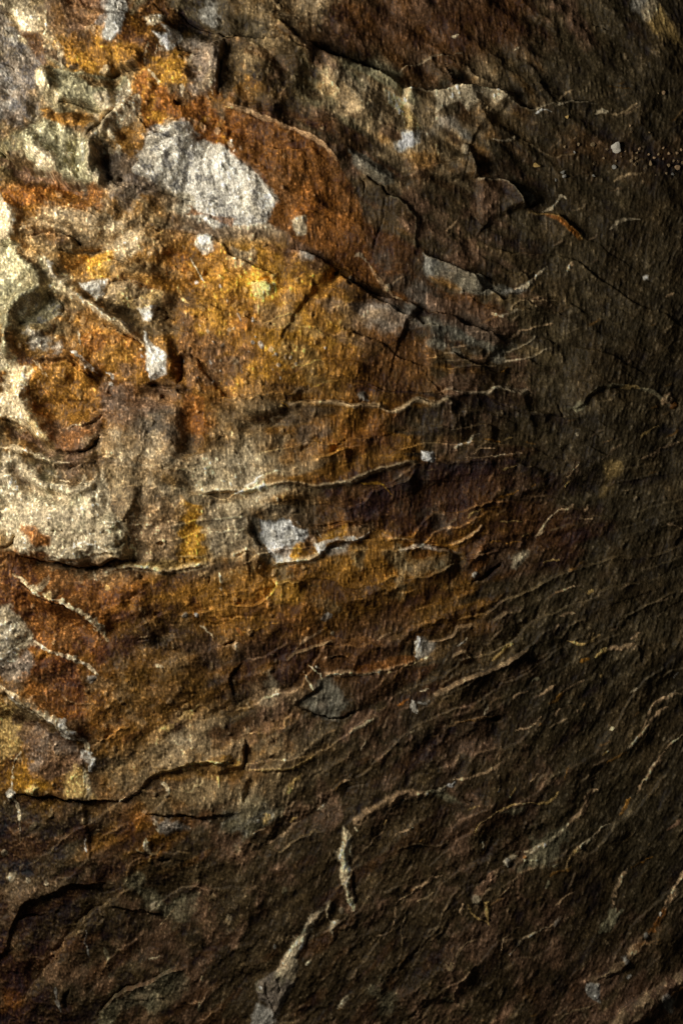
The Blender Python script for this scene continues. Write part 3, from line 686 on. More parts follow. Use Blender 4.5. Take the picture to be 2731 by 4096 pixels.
patch('I 555,280 610,280 620,310 590,350 575,320', 'w', .95, 4, 8, 10, 14); vein('I 585,190 600,240', 'c', 18, 8, .8)
ledge('I 580,370 640,300 730,250 860,245 940,195', 'U', 18, 90)
crack('I 530,160 600,172 700,135 800,140 930,175 990,225', 14, 24); ledge('I 150,85 160,190 195,290 300,350', 'L', 22, 100)
ledge('I 990,228 1100,245 1170,270 1225,278', 'U', 14, 60, 'k', 4, .6); ledge('I 1080,325 1200,295 1310,300 1440,328 1475,330', 'D', 20, 120, 'b', 6, .7)
crack('I 1225,280 1320,298 1440,322', 9, 18)
vein('I 1290,290 1420,290 1500,240 1568,210', 'o', 10, 5, .8)
vein('H 1362,460 1380,510 1386,562', 'c', 22, 10, .9); crack('H 1310,480 1300,520', 14, 16)
vein('H 90,470 140,500 220,545 260,580 340,600 430,640 560,710 600,750 650,820 695,885', 'c', 40, 16, .9, label='upper cream vein crossing the rust stone', col2='y')
vein('H 300,470 285,520 280,570', 'c', 24, 10, .85); ledge('H 100,490 260,600 430,655 600,770 690,880', 'U', 24, 90)
crack('H 130,520 200,565 270,600 400,660', 10, 16)
vein('H 575,440 590,480 610,510', 'c', 26, 8, .8); vein('H 680,540 690,570', 'y', 22, 6, .6)
vein('H 230,880 340,940 480,980 580,1040 620,1090', 'p', 20, 10, .75, label='thin broken vein below the rust stone'); knob('H 590,1110', 16, 'b', 6, .6); knob('H 500,985', 10, 'p', 8, .7)
vein('H 0,1160 80,1200 160,1240 230,1290 310,1340 400,1400 450,1440 530,1500 560,1568', 'c', 46, 18, .9, label='lower cream vein at the left edge', col2='w')
ledge('H 0,1180 160,1260 310,1360 450,1460 540,1540', 'U', 26, 100)
vein('H 400,1350 440,1420', 'w', 30, 8, .8); vein('K 520,0 570,40 605,80 575,120', 'w', 40, 12, .9, label='white end of the lower cream vein')
vein('K 540,110 552,200 578,295', 'c', 30, 10, .85)
vein('K 160,0 105,60 100,120 80,180 70,240 60,290', 'c', 30, 12, .9, label='upright cream vein at the lower left edge'); vein('K 60,280 110,330 125,400 140,490', 'p', 16, 8, .7); knob('K 65,275', 18, 'w', 8, .8)
vein('K 130,480 140,580', 'k', 14, 5, .5)
crack('H 865,880 900,862 950,862', 12, 18); vein('H 880,850 950,855', 't', 14, 6, .8); vein('H 930,855 945,790', 'k', 12, 5, .6)
vein('H 1265,785 1300,810 1348,852', 'c', 18, 8, .85); knob('H 1240,718', 9, 'q', 5, .7); knob('H 1170,720', 10, 'b', 4, .5)
vein('H 970,1020 1025,1030', 'c', 12, 6, .8); crack('H 1000,740 1040,800 1065,860', 44, 16); crack('H 1010,700 980,710', 20, 12)
ledge('I 130,1015 50,1080 35,1110 40,1200 75,1275', 'L', 12, 90); crack('I 130,1015 50,1080 36,1110 40,1200 72,1275', 9, 16)
crack('H 1400,915 1430,890 1490,880', 14, 20); vein('H 1480,890 1490,940', 'k', 22, 6, .7); crack('I 0,905 60,880', 12, 18)
crack('H 1290,760 1380,775', 10, 12)
vein('H 1000,1450 1100,1400 1180,1330 1240,1280', 'y', 34, 8, .55); ledge('H 390,1230 470,1250 600,1262', 'U', 8, 60, 't', 3, .5)
ledge('H 570,1530 640,1490 700,1460', 'U', 10, 60)
ledge('I 300,522 380,515 440,510 495,545', 'D', 12, 60, 'y', 4, .5); ledge('I 200,460 290,500 300,560', 'L', 8, 50)
crack('I 780,480 770,520', 8, 12)
vein('I 80,845 180,802 330,770', 'o', 10, 5, .7); ledge('I 370,1005 430,950 500,930 620,890 680,880', 'D', 10, 60, 't', 5, .8)
vein('I 430,950 490,870 560,835 610,800', 'k', 14, 6, .7); knob('I 672,825', 8, 'c', 6, .9); vein('I 640,800 610,790', 'o', 14, 4)
vein('I 600,740 650,710', 'b', 26, 5, .6); vein('I 60,900 85,940', 'k', 16, 5, .6); vein('I 65,800 110,850', 'R', 14, 5, .7)
ledge('I 620,1108 740,1090 880,1100 1000,1085 1120,1040 1215,1000', 'U', 14, 70, 'k', 7, .95, tap=.06); crack('I 640,1002 740,990 795,1045', 11, 18)
vein('I 780,1098 880,1100 960,1088', 'c', 9, 5, .8)
vein('I 528,1020 580,1070 612,1105 605,1140', 'c', 13, 8, .9); vein('I 495,1080 510,1130 543,1190', 'c', 12, 7, .85); vein('I 565,1028 595,1048', 'c', 14, 7, .9)
vein('I 640,1105 700,1095 745,1085', 'c', 9, 5, .8)
vein('I 1212,870 1222,930 1215,990', 'w', 36, 18, .9, part='mineral_chip', label='upright white chip in the dark lower middle')
crack('I 1180,880 1185,980', 10, 14)
ledge('I 1260,885 1360,870 1420,840 1450,795 1560,790', 'D', 10, 60, 'k', 4, .8); vein('I 960,885 1040,840', 'k', 10, 5, .7); vein('I 1440,930 1510,875', 'p', 10, 5, .8); vein('I 1255,1000 1285,970', 'p', 12, 5, .8)
vein('I 1170,1258 1185,1300 1192,1335', 'w', 30, 16, .9, part='mineral_chip', label='small white wedge below the upright white chip'); vein('I 1200,1275 1260,1275 1282,1250', 'b', 16, 6, .7)
vein('I 780,1455 860,1410 935,1378', 'c', 14, 7, .75); vein('I 1080,1292 1150,1245', 'R', 12, 6, .8)
ledge('I 450,1300 465,1260 560,1190 620,1140', 'U', 16, 80); crack('I 455,1270 465,1325 560,1350 700,1372 780,1350 835,1308', 12, 20); ledge('I 460,1300 560,1345 700,1368 800,1330 900,1310', 'U', 12, 70)
vein('I 1410,1418 1500,1390 J 200,1385 300,1360 390,1335', 'k', 22, 9, .85, col2='o'); vein('I 1225,1200 1280,1175', 'p', 8, 4, .8); vein('I 1150,1480 1190,1440', 'c', 10, 5, .7); vein('I 845,1550 865,1500', 'c', 10, 5, .7)
hole('J 395,1360', 14, 26)
ledge('L 150,142 300,125 400,115 500,82 580,45', 'U', 18, 90, 'y', 6, .75)
# right middle
vein('J 640,245 690,185 720,140 740,110 790,75', 'k', 20, 9, .85, col2='c'); vein('J 790,75 850,65 890,25', 'k', 9, 5, .7)
ledge('J 110,285 200,240 270,195 310,150', 'D', 9, 50, 'k', 5, .9); vein('J 210,130 225,95 310,50', 'y', 13, 6, .7); vein('J 310,50 420,35', 'o', 9, 5, .8)
vein('J 960,85 970,45 985,20', 'k', 17, 7, .9); vein('J 920,130 1000,122', 'k', 8, 4, .6)
crack('J 255,515 330,482 390,435 430,382', 26, 32); knob('J 256,476', 12, 'w', 14, .9, 'small white square chip at the black crack')
vein('J 450,270 530,268', 'o', 9, 4, .8); vein('J 350,265 420,255', 'o', 9, 4, .7); vein('J 545,230 600,210', 'y', 8, 4, .7); vein('J 430,130 560,125', 'y', 6, 3, .5)
vein('J 265,370 285,330 310,320', 'k', 22, 6, .7); ledge('J 170,345 240,360 300,330 400,315', 'D', 9, 50, 'n', 4, .6)
ledge('J 1470,150 1500,150 1530,172 1568,185', 'D', 14, 60, 'k', 5, .8, tap=.05)
ledge('J 360,760 430,710 500,695', 'D', 9, 60, 't', 4, .7); vein('J 780,580 840,555 890,530', 'k', 8, 4, .7); vein('J 970,580 1005,560', 'y', 12, 4, .6)
vein('J 800,735 830,712 890,700', 'k', 10, 5, .7); ledge('J 830,805 890,760 940,748', 'D', 10, 60, 't', 3, .5); vein('J 755,850 790,790', 'k', 9, 4, .6)
vein('J 840,885 900,905 960,905 1040,860', 'y', 12, 6, .8, col2='k'); vein('J 985,880 1000,840', 'y', 10, 4, .6)
vein('J 1010,985 1050,965 1090,935', 'y', 16, 8, .85); vein('J 1090,938 1180,925 1250,895', 'k', 18, 8, .75); vein('J 910,1012 970,990', 'o', 10, 5, .8); vein('J 1235,865 1300,820', 'k', 9, 5, .7)
ledge('J 1255,900 1292,950 1282,1040', 'L', 14, 80)
ledge('J 0,1235 100,1180 200,1120 290,1100 400,1050 480,1000 600,920', 'D', 20, 100, 'k', 7, .9, tap=.08); vein('J 370,1000 430,950 450,910 492,898', 'y', 12, 7, .85); vein('J 140,930 190,890', 'b', 10, 5, .8)
ledge('J 130,1000 165,955 215,950 250,1000', 'D', 10, 60, 't', 4, .6)
vein('J 655,1222 720,1180 755,1158', 'k', 9, 5, .8); vein('J 720,1285 780,1240 830,1200', 'o', 14, 6, .8); vein('J 810,1215 840,1185 950,1130', 'k', 14, 5, .7); vein('J 325,1335 335,1280', 'p', 10, 5, .6); knob('J 1050,1105', 8, 'y', 5, .7)
vein('J 515,1450 600,1430 640,1390 668,1355', 'k', 10, 5, .7); knob('J 903,1325', 9, 'k', 6, .8); vein('J 760,1360 795,1310', 'k', 10, 5, .7)
vein('J 1210,1552 1270,1490 1320,1440 1345,1400 1400,1350 1475,1303', 'k', 17, 8, .9, col2='c'); vein('J 1310,1425 1330,1370 1370,1300 1420,1260 1490,1230 1568,1210', 'k', 15, 7, .85, col2='t')
vein('J 1230,1205 1278,1178', 'c', 12, 6, .85); vein('J 1450,1552 1500,1500 1568,1460', 'k', 16, 7, .85, col2='c'); vein('J 1510,1110 1530,1070', 'b', 8, 4, .6); vein('J 1105,1435 1125,1418', 'c', 10, 4, .8); vein('J 1430,1500 1450,1490', 'c', 9, 4, .7)
vein('J 490,1240 540,1195 590,1185', 'k', 9, 4, .6); vein('J 620,1130 660,1105', 'v', 14, 4, .5); vein('J 690,400 790,375', 'y', 8, 3, .5)
# bottom left
ledge('K 80,285 150,265 230,285 400,290 580,310 700,305 760,300 830,260 880,220 940,160 1080,125 1200,90 1350,70 1520,70', 'U', 22, 240, tap=.06)
crack('K 100,288 150,270 240,290 400,296 580,316 700,310', 14, 28)
vein('K 740,305 830,262 880,222 940,160', 'k', 16, 8, .7, col2='o'); vein('K 940,158 1080,126 1200,92 1350,72 1510,70', 'y', 15, 7, .8)
ledge('L 130,-60 128,60 132,140', 'L', 30, 130); crack('L 136,-40 134,60 136,135', 20, 22)
vein('K 1010,200 1050,255 1042,300', 'c', 18, 9, .75); vein('K 920,395 900,370', 'k', 22, 6, .6)
ledge('K 930,400 1000,350 1040,320', 'R', 16, 80); ledge('K 910,400 1050,405 1200,412 1510,395', 'U', 18, 160); crack('K 920,402 1000,405 1190,412', 18, 24); crack('L 170,180 160,260 130,350', 40, 24)
vein('K 968,428 985,470 992,500', 'p', 18, 8, .8); ledge('K 860,600 900,640 980,655 1030,620 1045,570', 'U', 14, 50, 'v', 4, .5); dome('K 980,600', 45, 40, -16)
vein('K 915,540 922,600 942,642', 'c', 22, 9, .8); knob('K 950,692', 11, 'y', 9, .6); crack('K 1000,700 1080,685', 18, 20)
ledge('K -80,1380 0,1310 50,1260 70,1120 100,1040 160,970 280,920 360,880 420,840 500,830 570,850 660,825', 'U', 34, 240, tap=.05); crack('K 100,1062 180,1050 270,1050', 22, 26)
crack('K 150,1640 200,1520 300,1340 380,1240 470,1110 560,1030 690,960', 60, 16); ledge('K 140,1620 200,1520 300,1340 380,1240 470,1110 560,1030 690,960', 'R', 24, 200, tap=.1)
ledge('K 690,965 800,985 900,1010 1050,1045', 'U', 16, 80); vein('K 1000,1110 1060,1040 1090,1000', 't', 16, 6, .6)
ledge('K 600,1680 690,1580 770,1510 900,1480 960,1450 1040,1390 1170,1390', 'D', 30, 110, 'n', 4, .5); crack('K 600,1670 690,1572 770,1502 900,1472', 14, 16)
vein('K 545,1110 532,1200 555,1300', 'b', 14, 6, .55); vein('K 1335,900 1325,960 1320,1025', 't', 22, 8, .7, col2='y'); vein('K 1440,1030 1430,1070 1405,1100', 't', 18, 6, .6); knob('K 962,972', 10, 'p', 6, .7); vein('K 540,550 548,630', 'b', 12, 5, .6)
vein('K 660,1240 685,1300 680,1440', 'v', 16, 5, .5); vein('K 350,1480 355,1560 385,1640', 'b', 18, 6, .35); knob('K 85,800', 16, 'p', 5, .6); knob('K 300,820 180,820 40,640', 8, 'p', 4, .5); vein('K 620,500 590,540', 't', 16, 5, .6); vein('K 1295,410 1315,445', 'p', 18, 6, .6)
crack('K 930,1480 1000,1410 1080,1385', 10, 14); vein('K 930,1330 1000,1310', 'p', 14, 6, .5); vein('K 1265,1440 1270,1470', 'v', 16, 4, .6); dome('K 410,1540', 80, 90, 22); crack('K 440,1500 400,1560 420,1640', 26, 20)
vein('K 1230,1640 1245,1590', 'v', 14, 4, .5); crack('K 380,1000 330,1100', 30, 12)
# bottom middle
vein('L 745,490 762,560 738,640 745,760 750,860 772,960 788,1015', 'c', 58, 8, .75, part=None); vein('L 640,960 560,1050 500,1160 440,1260 370,1370 350,1450', 'p', 56, 4, .5, part=None)
vein('L 790,735 830,670 880,630 910,600 940,560 985,518', 'k', 17, 8, .75, col2='t'); vein('L 815,465 830,500', 'c', 11, 5, .8)
vein('L 1255,285 1260,255', 'c', 16, 8, .9); vein('L 1280,260 1340,255 1390,228', 'v', 26, 8, .8, col2='p'); vein('L 1390,228 1440,200', 'q', 24, 10, .8); vein('M 130,190 230,165 300,140 370,118 420,80', 'k', 16, 7, .7)
crack('L 1470,290 1510,325 1550,320', 14, 18); crack('L 740,250 900,210', 10, 8)
crack('L 250,1455 268,1560 308,1640 342,1690', 11, 22); vein('L 230,1490 225,1510', 'q', 14, 6, .8)
crack('L 330,1440 350,1480 340,1560', 8, 14)
ledge('L 795,740 790,860 800,1000', 'L', 22, 70)
ledge('L 450,1340 490,1250 560,1110', 'L', 8, 60)
vein('L 990,1180 1050,1110 1080,1010 1100,970 1180,920', 'k', 10, 5, .65); vein('L 1180,920 1220,870 1250,850 1280,800 1345,780', 'k', 17, 7, .8, col2='t')
vein('L 1112,1235 1108,1150 1130,1090 1160,1010', 't', 13, 6, .7); vein('L 1215,975 1260,945 1310,900', 't', 10, 5, .65)
vein('L 475,148 410,215 392,300', 'y', 22, 8, .65); vein('L 240,470 290,415', 'y', 36, 10, .6); vein('L 200,465 215,450', 'w', 16, 6, .9); vein('L 170,530 250,500', 'k', 10, 5, .6); vein('L 230,605 340,550 400,500 480,460', 'k', 12, 5, .55); vein('L 410,465 455,435', 'y', 16, 5, .7); vein('L 350,430 440,340', 'k', 10, 5, .6); vein('L 570,400 612,350', 'p', 12, 5, .6)
vein('L 1490,1035 1500,950', 'k', 12, 5, .7); vein('L 1525,960 1568,1040 M 300,1070 345,1102', 'y', 18, 7, .65); vein('L 710,1640 740,1585 765,1550', 'p', 20, 7, .65); knob('L 720,1015', 12, 'p', 5, .4)
vein('L 500,1370 540,1325', 'p', 12, 5, .7); vein('L 375,870 380,920', 'v', 16, 4, .5); vein('L 20,1030 25,1070', 'p', 20, 5, .5); vein('L 310,1230 315,1260', 'b', 12, 4, .6); vein('L 990,480 1010,450', 'y', 12, 5, .6); vein('L 750,205 800,180', 'k', 10, 5, .7)
ledge('L 1080,635 1230,605 1350,610 1420,570', 'U', 8, 60, 't', 3, .6); vein('L 1060,560 1120,510 1180,495', 'k', 9, 4, .5)
vein('L 1430,1410 1420,1340 1435,1330', 't', 16, 6, .6); vein('L 1450,1290 1490,1220 1568,1190', 'k', 14, 5, .5); ledge('M 145,1620 150,1500 240,1380 270,1330', 'L', 26, 130, 'k', 5, .5); vein('M 85,1350 125,1400 130,1450', 't', 16, 6, .7); vein('M 190,1460 240,1370', 'k', 20, 5, .6); vein('M 160,1290 190,1225 240,1195', 't', 12, 5, .6); vein('M 60,1570 140,1605', 'v', 18, 5, .5)
# bottom right
vein('M 270,525 300,470 400,395 480,350 560,335 680,340 740,300 785,262', 'y', 13, 6, .8, col2='k', label='thin curved vein over the olive lens', part='mineral_vein')
vein('M 260,915 330,845 390,770 430,730', 'n', 44, 14, .8, col2='k', label='reddish lower limb of the forked vein'); knob('M 280,935', 17, 'p', 10, .8); knob('M 470,705', 19, 'b', 12, .85, 'pale chip in the forked vein'); knob('M 410,765', 12, 'k', 8, .8)
vein('M 440,725 500,670 540,645', 'p', 24, 10, .6); vein('M 560,650 610,640 700,580 800,510 840,465', 'c', 22, 10, .75, col2='v', label='pale straight limb of the forked vein'); vein('M 835,475 890,430 940,380 968,330 955,290', 'k', 13, 7, .75); vein('M 915,435 970,340 960,290 1020,235', 'k', 18, 7, .7, col2='n')
knob('M 568,710', 9, 'c', 8, .9); vein('M 580,705 670,688', 'v', 9, 4, .7); vein('M 560,675 570,690', 'R', 14, 4, .8)
vein('M 828,742 838,710 900,640 960,590', 'k', 15, 8, .85, col2='y'); vein('M 930,615 960,590 1020,530 1060,490 1120,465', 'c', 14, 7, .8, col2='k'); knob('M 937,614', 8, 'c', 7, .9); vein('M 1180,408 1215,330 1235,312', 'o', 12, 6, .7)
vein('M 735,812 780,765 825,762 865,740', 'o', 12, 6, .8, col2='y'); vein('M 700,872 718,828', 'v', 12, 5, .7); vein('M 745,735 775,710', 'v', 12, 5, .7)
vein('M 370,945 490,860 560,790 640,750', 'k', 15, 6, .55); vein('M 310,575 312,620', 'p', 14, 5, .7); vein('M 180,1030 195,950', 'k', 11, 5, .7); vein('M 400,270 410,250', 'y', 10, 4, .8); vein('M 490,300 518,235', 'y', 9, 4, .7)
vein('M 1130,965 1145,880 1190,790 1240,740', 'k', 18, 8, .85, col2='c'); vein('M 1240,740 1300,705 1375,678', 'o', 9, 5, .7); vein('M 1135,985 1120,1050 1060,1135', 'v', 34, 9, .75); vein('M 1125,1135 1145,1040 1200,985', 'v', 16, 6, .65); vein('M 1095,1185 1118,1230', 't', 16, 5, .6)
vein('M 1600,720 1520,860 1490,930 1450,1000', 'k', 32, 13, .8, col2='c', label='upper end of the long thick vein at the right edge'); vein('M 1455,995 1400,1080 1350,1150', 'R', 24, 10, .6, col2='k'); vein('M 1355,1150 1280,1230 1215,1310', 'k', 36, 13, .7, col2='R', label='middle of the long thick vein near the right edge'); knob('M 1350,1162', 11, 'b', 8, .7); knob('M 1212,1318', 16, 'b', 10, .8, 'grey chip in the long thick vein'); vein('M 1205,1325 1150,1370 1060,1430 985,1470', 't', 48, 14, .75, col2='n', label='brown lower end of the long thick vein'); knob('M 1420,1038', 7, 'w', 5, .8)
ledge('M 1250,1300 1200,1380 1060,1450', 'U', 14, 60)
ledge('M 1290,1730 1420,1605 1568,1492 1660,1430', 'U', 24, 100, 'o', 6, .8, tap=.04); knob('M 1472,1550', 22, 'b', 14, .6, 'grey knob on the tilted corner slab'); patch('M 1440,1560 1520,1570 1500,1640 1460,1620', 'g', .8, 8, 10); ledge('M 1100,1700 1200,1610 1300,1545 1450,1480', 'D', 16, 80)
vein('M 1278,270 1300,215 1340,160 1380,85 1445,0', 'k', 16, 8, .9, col2='w', label='pinkish thin vein near the right edge'); vein('M 1068,35 1105,5', 'y', 12, 5, .7); vein('M 1100,85 1150,40 1210,0', 'o', 10, 4, .5); vein('M 612,195 660,148', 'k', 11, 5, .9)
vein('M 482,1298 560,1210 620,1155 720,1110', 'c', 15, 7, .8, col2='k'); vein('M 715,1115 790,1085 803,1050', 'k', 22, 8, .7, col2='b'); vein('M 415,1262 430,1210 462,1180', 'k', 14, 6, .75); vein('M 462,1180 545,1110', 't', 6, 4, .6); vein('M 775,975 825,930 885,895', 'k', 12, 5, .75)
vein('M 760,1720 850,1660 960,1640 1035,1588', 't', 10, 5, .6); vein('M 1235,1440 1245,1410', 'b', 14, 5, .7); vein('M 1340,595 1355,580', 'y', 12, 4, .8); vein('M 990,205 1030,182', 'k', 10, 4, .8); vein('M 215,370 285,342', 'y', 8, 4, .6); vein('M 820,190 870,100', 'o', 7, 3, .5); vein('M 1470,500 1560,440', 'n', 12, 5, .7)
# curling cream and olive bands round the rust hollow
vein('D 20,-60 130,60 230,150 290,240 200,300 100,350 60,480 50,650', 'v', 62, 6, .75, part=None)
vein('D 280,40 360,180 470,280 600,370 720,450', 'p', 44, 6, .6, part=None)
vein('D 0,1235 150,1250 300,1320 450,1330', 'c', 30, 6, .6, part=None); vein('D 100,1290 180,1420 330,1500 500,1520 640,1430', 'p', 46, 6, .55, part=None)
vein('D 0,1100 120,1150 240,1235 370,1300 520,1300', 'n', 50, 0, .7, part=None); vein('D 60,1330 140,1450 300,1540', 'n', 40, 0, .45, part=None)
vein('D 60,800 20,900 60,1000 180,1080', 'c', 60, 4, .5, part=None); vein('A 0,1010 150,1100 330,1150 500,1215', 'n', 54, 0, .7, part=None)
# small pale nicks of the top left
vein('A 303,80 292,160 298,240 312,330', 'c', 22, 8, .85); vein('A 945,300 932,370 924,445', 'c', 16, 9, .95); vein('A 395,295 400,370 408,460', 'p', 26, 8, .75); vein('A 945,465 975,500 1002,555', 'c', 15, 8, .9); vein('A 378,560 365,610 372,675', 'c', 24, 9, .9); vein('A 1005,300 990,355', 'p', 14, 6, .7); vein('A 1150,560 1148,620', 'p', 16, 6, .7); vein('A 1190,360 1185,440', 'p', 18, 6, .6)
vein('A 640,480 700,455', 'p', 30, 8, .7); vein('A 590,940 600,1040 580,1100 620,1170', 'p', 36, 12, .65); vein('A 430,960 470,1060 470,1130', 'p', 40, 10, .55); vein('A 690,920 710,1000', 'p', 40, 8, .5); vein('A 750,930 770,990', 'p', 26, 8, .6); crack('A 620,930 640,1050 600,1090', 24, 20)
vein('A 540,930 545,1060', 'b', 30, 8, .4); crack('A 500,1080 510,1150', 20, 20); vein('A 1450,905 1450,930', 'p', 10, 4, .8); vein('B 0,710 60,712', 'y', 9, 4, .8)

# blue white flecks scattered in the gold sheet
rng = random.Random(5)
for _ in range(46):
    u = rng.gauss(0, 1); v = rng.gauss(0, 1)
    cx = 930 + 150 * u; cy = 1420 + 110 * v + 60 * (u * 0.3)
    r = rng.uniform(2.5, 6) * rng.choice((1, 1, 1.9)); sl = window(np.array([[cx, cy]]), 40)
    q = ((WX[sl] - cx) / r) ** 2 + ((WY[sl] - cy) / (r * 1.35)) ** 2 + 0.5 * EDGE[sl]
    mix(sl, PAL[rng.choice('qbbpy')], rng.uniform(.3, .8) * sstep(1.3, 0.6, q)); Z[sl] += 4 * sstep(1.4, 0.4, q)
# countless thin flake edges on the slate sheet, running up to the right
for _ in range(260):
    cx = rng.uniform(1150, 2800); cy = rng.uniform(300, 4150)
    if cx * 0.7 + cy * 0.32 < 1750 and rng.random() < .8: continue
    an = math.radians(rng.gauss(38 if cy > 2300 else 24, 13)); ln = rng.choice((14, 20, 26, 34, 46)) * rng.uniform(.7, 1.3)
    dx, dy = math.cos(an) * ln, -math.sin(an) * ln
    P = np.array([(cx - dx, cy - dy), (cx + rng.uniform(-4, 4), cy + rng.uniform(-4, 4)), (cx + dx, cy + dy)], np.float32)
    sl = window(P, 40); x, y = WX[sl], WY[sl]
    d, side, al = polydist(x, y, P); tp = sstep(0, .3, al) * sstep(1, .7, al)
    hh = rng.uniform(3, 7)
    Z[sl] += hh * tp * sstep(-2.5, 2.5, d * side) * np.exp(-np.maximum(d * side, 0) / 22)
    mix(sl, PAL[rng.choice('tkkonto')], rng.uniform(.1, .4) * tp * sstep(4.2, 1.6, d + 1.5 * EDGE[sl]))
# pale crumbs in the left half
for _ in range(420):
    cx = rng.uniform(-50, 1300); cy = rng.uniform(-50, 3300)
    if cx + 0.2 * cy > 1750: continue
    r = rng.uniform(4, 12); sl = window(np.array([[cx, cy]]), 60)
    an = rng.uniform(-.8, .8) + lean[min(NY - 1, int(np.searchsorted(YS, cy))), min(NX - 1, int(np.searchsorted(XS, cx)))] + rng.gauss(0, .35)
    ca, sa = math.cos(an), -math.sin(an); st = rng.uniform(1.0, 1.9)
    x = WX[sl] - cx; y = WY[sl] - cy
    q = ((x * ca + y * sa) / (r * st)) ** 2 + ((-x * sa + y * ca) / r) ** 2 + 0.6 * EDGE[sl]
    m = sstep(1.3, .5, q)
    mix(sl, C[sl].mean((0, 1)) * 1.2 + np.array([.12, .10, .06]), rng.uniform(.3, .7) * m); Z[sl] += rng.uniform(3, 9) * m

# ------------------------------------------------------------------ grain of the stone
lipc = np.minimum(C * 2.6 + np.array([.06, .045, .022], np.float32), .75)
C[:] = C + (lipc - C) * ((0.75 - .45 * sstep(1700, 2300, PX)) * LIP)[..., None]
Z += 2.5 * LIP
gl = 0.75 + 0.5 * left
Z += 1.05 * GRAIN + (0.8 + 0.4 * left) * GRAIN2 + (1.6 - .6 * left) * GRAIN3
Z += left * 1.0 * np.abs(fbm(PX, PY, 34, 71, 3))
tone = np.exp(0.22 * GRAIN + (0.13 - 0.03 * left) * GRAIN2 + (0.10 - 0.05 * left) * GRAIN3)
tone = tone * np.exp(TINT * (1 - .5 * left) * (1 - .7 * sstep(1900, 2500, PX)))
C *= np.clip(tone, 0.25, 2.6)[..., None]
mot = np.clip(left + .75 * sstep(2100, 1500, PX), 0, 1) * sstep(0.0, 0.7, fbm(PX, PY, 85, 81, 5, 0.72) + .14 * GRAIN3 + .1 * STREAK) * (0.7 + 0.4 * vnoise(PX, PY, 300, 82))
C *= (1 - 0.56 * np.clip(mot, 0, 1))[..., None] * np.array([1, .95, .85], np.float32) ** np.clip(mot, 0, 1)[..., None]
pal = np.clip(left + .6 * sstep(1900, 1300, PX), 0, 1) * sstep(.15, .8, fbm(PX, PY, 75, 85, 5, .72) + .16 * GRAIN2)
C[:] = C + (pal * .42)[..., None] * (C * .7 + np.array([.05, .045, .03], np.float32))
fleck = sstep(1.25, 2.2, GRAIN + 0.5 * vnoise(PX, PY, 30, 72))
C += (fleck * 0.8)[..., None] * (C * 0.9 + 0.03)
sp = SPECK * sstep(0.2, 0.6, 1.1 * fbm(PX, PY, 40, 73, 4, .8) + 0.28 * GRAIN + 0.2 * GRAIN2)
C[:] = C * (1 - 0.8 * sp[..., None]) + 0.8 * sp[..., None] * np.array([.075, .075, .085], np.float32)
np.clip(C, 0.012, 0.85, out=C)

# ------------------------------------------------------------------ materials
def stone_material(name, attr=True, base=(.3, .3, .3)):
    m = bpy.data.materials.new(name); m.use_nodes = True
    nt = m.node_tree; N = nt.nodes; L = nt.links
    bs = N['Principled BSDF']
    tc = N.new('ShaderNodeTexCoord')
    mp = N.new('ShaderNodeMapping'); mp.inputs['Rotation'].default_value = (0, math.radians(-16), 0); mp.inputs['Scale'].default_value = (1, 1, .5)
    L.new(tc.outputs['Object'], mp.inputs['Vector'])
    no = N.new('ShaderNodeTexNoise'); no.inputs['Scale'].default_value = 580; no.inputs['Detail'].default_value = 3; no.inputs['Roughness'].default_value = .6
    L.new(mp.outputs['Vector'], no.inputs['Vector'])
    lo = N.new('ShaderNodeTexNoise'); lo.inputs['Scale'].default_value = 14; lo.inputs['Detail'].default_value = 4
    L.new(tc.outputs['Object'], lo.inputs['Vector'])
    rp = N.new('ShaderNodeMapRange'); rp.inputs['From Min'].default_value = .3; rp.inputs['From Max'].default_value = .7
    rp.inputs['To Min'].default_value = .42; rp.inputs['To Max'].default_value = 1.6
    L.new(no.outputs['Fac'], rp.inputs['Value'])
    mx = N.new('ShaderNodeVectorMath'); mx.operation = 'SCALE'
    if attr:
        at = N.new('ShaderNodeAttribute'); at.attribute_name = 'mineral'
        L.new(at.outputs['Color'], mx.inputs[0])
    else:
        mx.inputs[0].default_value = base
    fl = N.new('ShaderNodeMapRange'); fl.inputs['From Min'].default_value = .60; fl.inputs['From Max'].default_value = .72
    fl.inputs['To Min'].default_value = 0; fl.inputs['To Max'].default_value = 1.1
    L.new(no.outputs['Fac'], fl.inputs['Value'])
    ad = N.new('ShaderNodeMath'); ad.operation = 'ADD'
    L.new(rp.outputs['Result'], ad.inputs[0]); L.new(fl.outputs['Result'], ad.inputs[1])
    L.new(ad.outputs['Value'], mx.inputs['Scale'])
    L.new(mx.outputs['Vector'], bs.inputs['Base Color'])
    bp = N.new('ShaderNodeBump'); bp.inputs['Distance'].default_value = .001
    st = N.new('ShaderNodeMapRange'); st.inputs['From Min'].default_value = .35; st.inputs['From Max'].default_value = .65
    st.inputs['To Min'].default_value = .1; st.inputs['To Max'].default_value = .8
    L.new(lo.outputs['Fac'], st.inputs['Value']); L.new(st.outputs['Result'], bp.inputs['Strength'])
    L.new(no.outputs['Fac'], bp.inputs['Height']); L.new(bp.outputs['Normal'], bs.inputs['Normal'])
    r2 = N.new('ShaderNodeMapRange'); r2.inputs['To Min'].default_value = .35; r2.inputs['To Max'].default_value = .8
    L.new(no.outputs['Fac'], r2.inputs['Value']); L.new(r2.outputs['Result'], bs.inputs['Roughness'])
    bs.inputs['Specular IOR Level'].default_value = .15
    return m
STONE = stone_material('weathered_stone')

# ------------------------------------------------------------------ the rock: one thing, its slabs, veins, patches and chips as parts
rock = bpy.data.objects.new('rock_face', None)
scene.collection.objects.link(rock)
rock['label'] = 'weathered slate rock face, rust, gold and cream on the left, dark brown on the right'
rock['category'] = 'rock face'

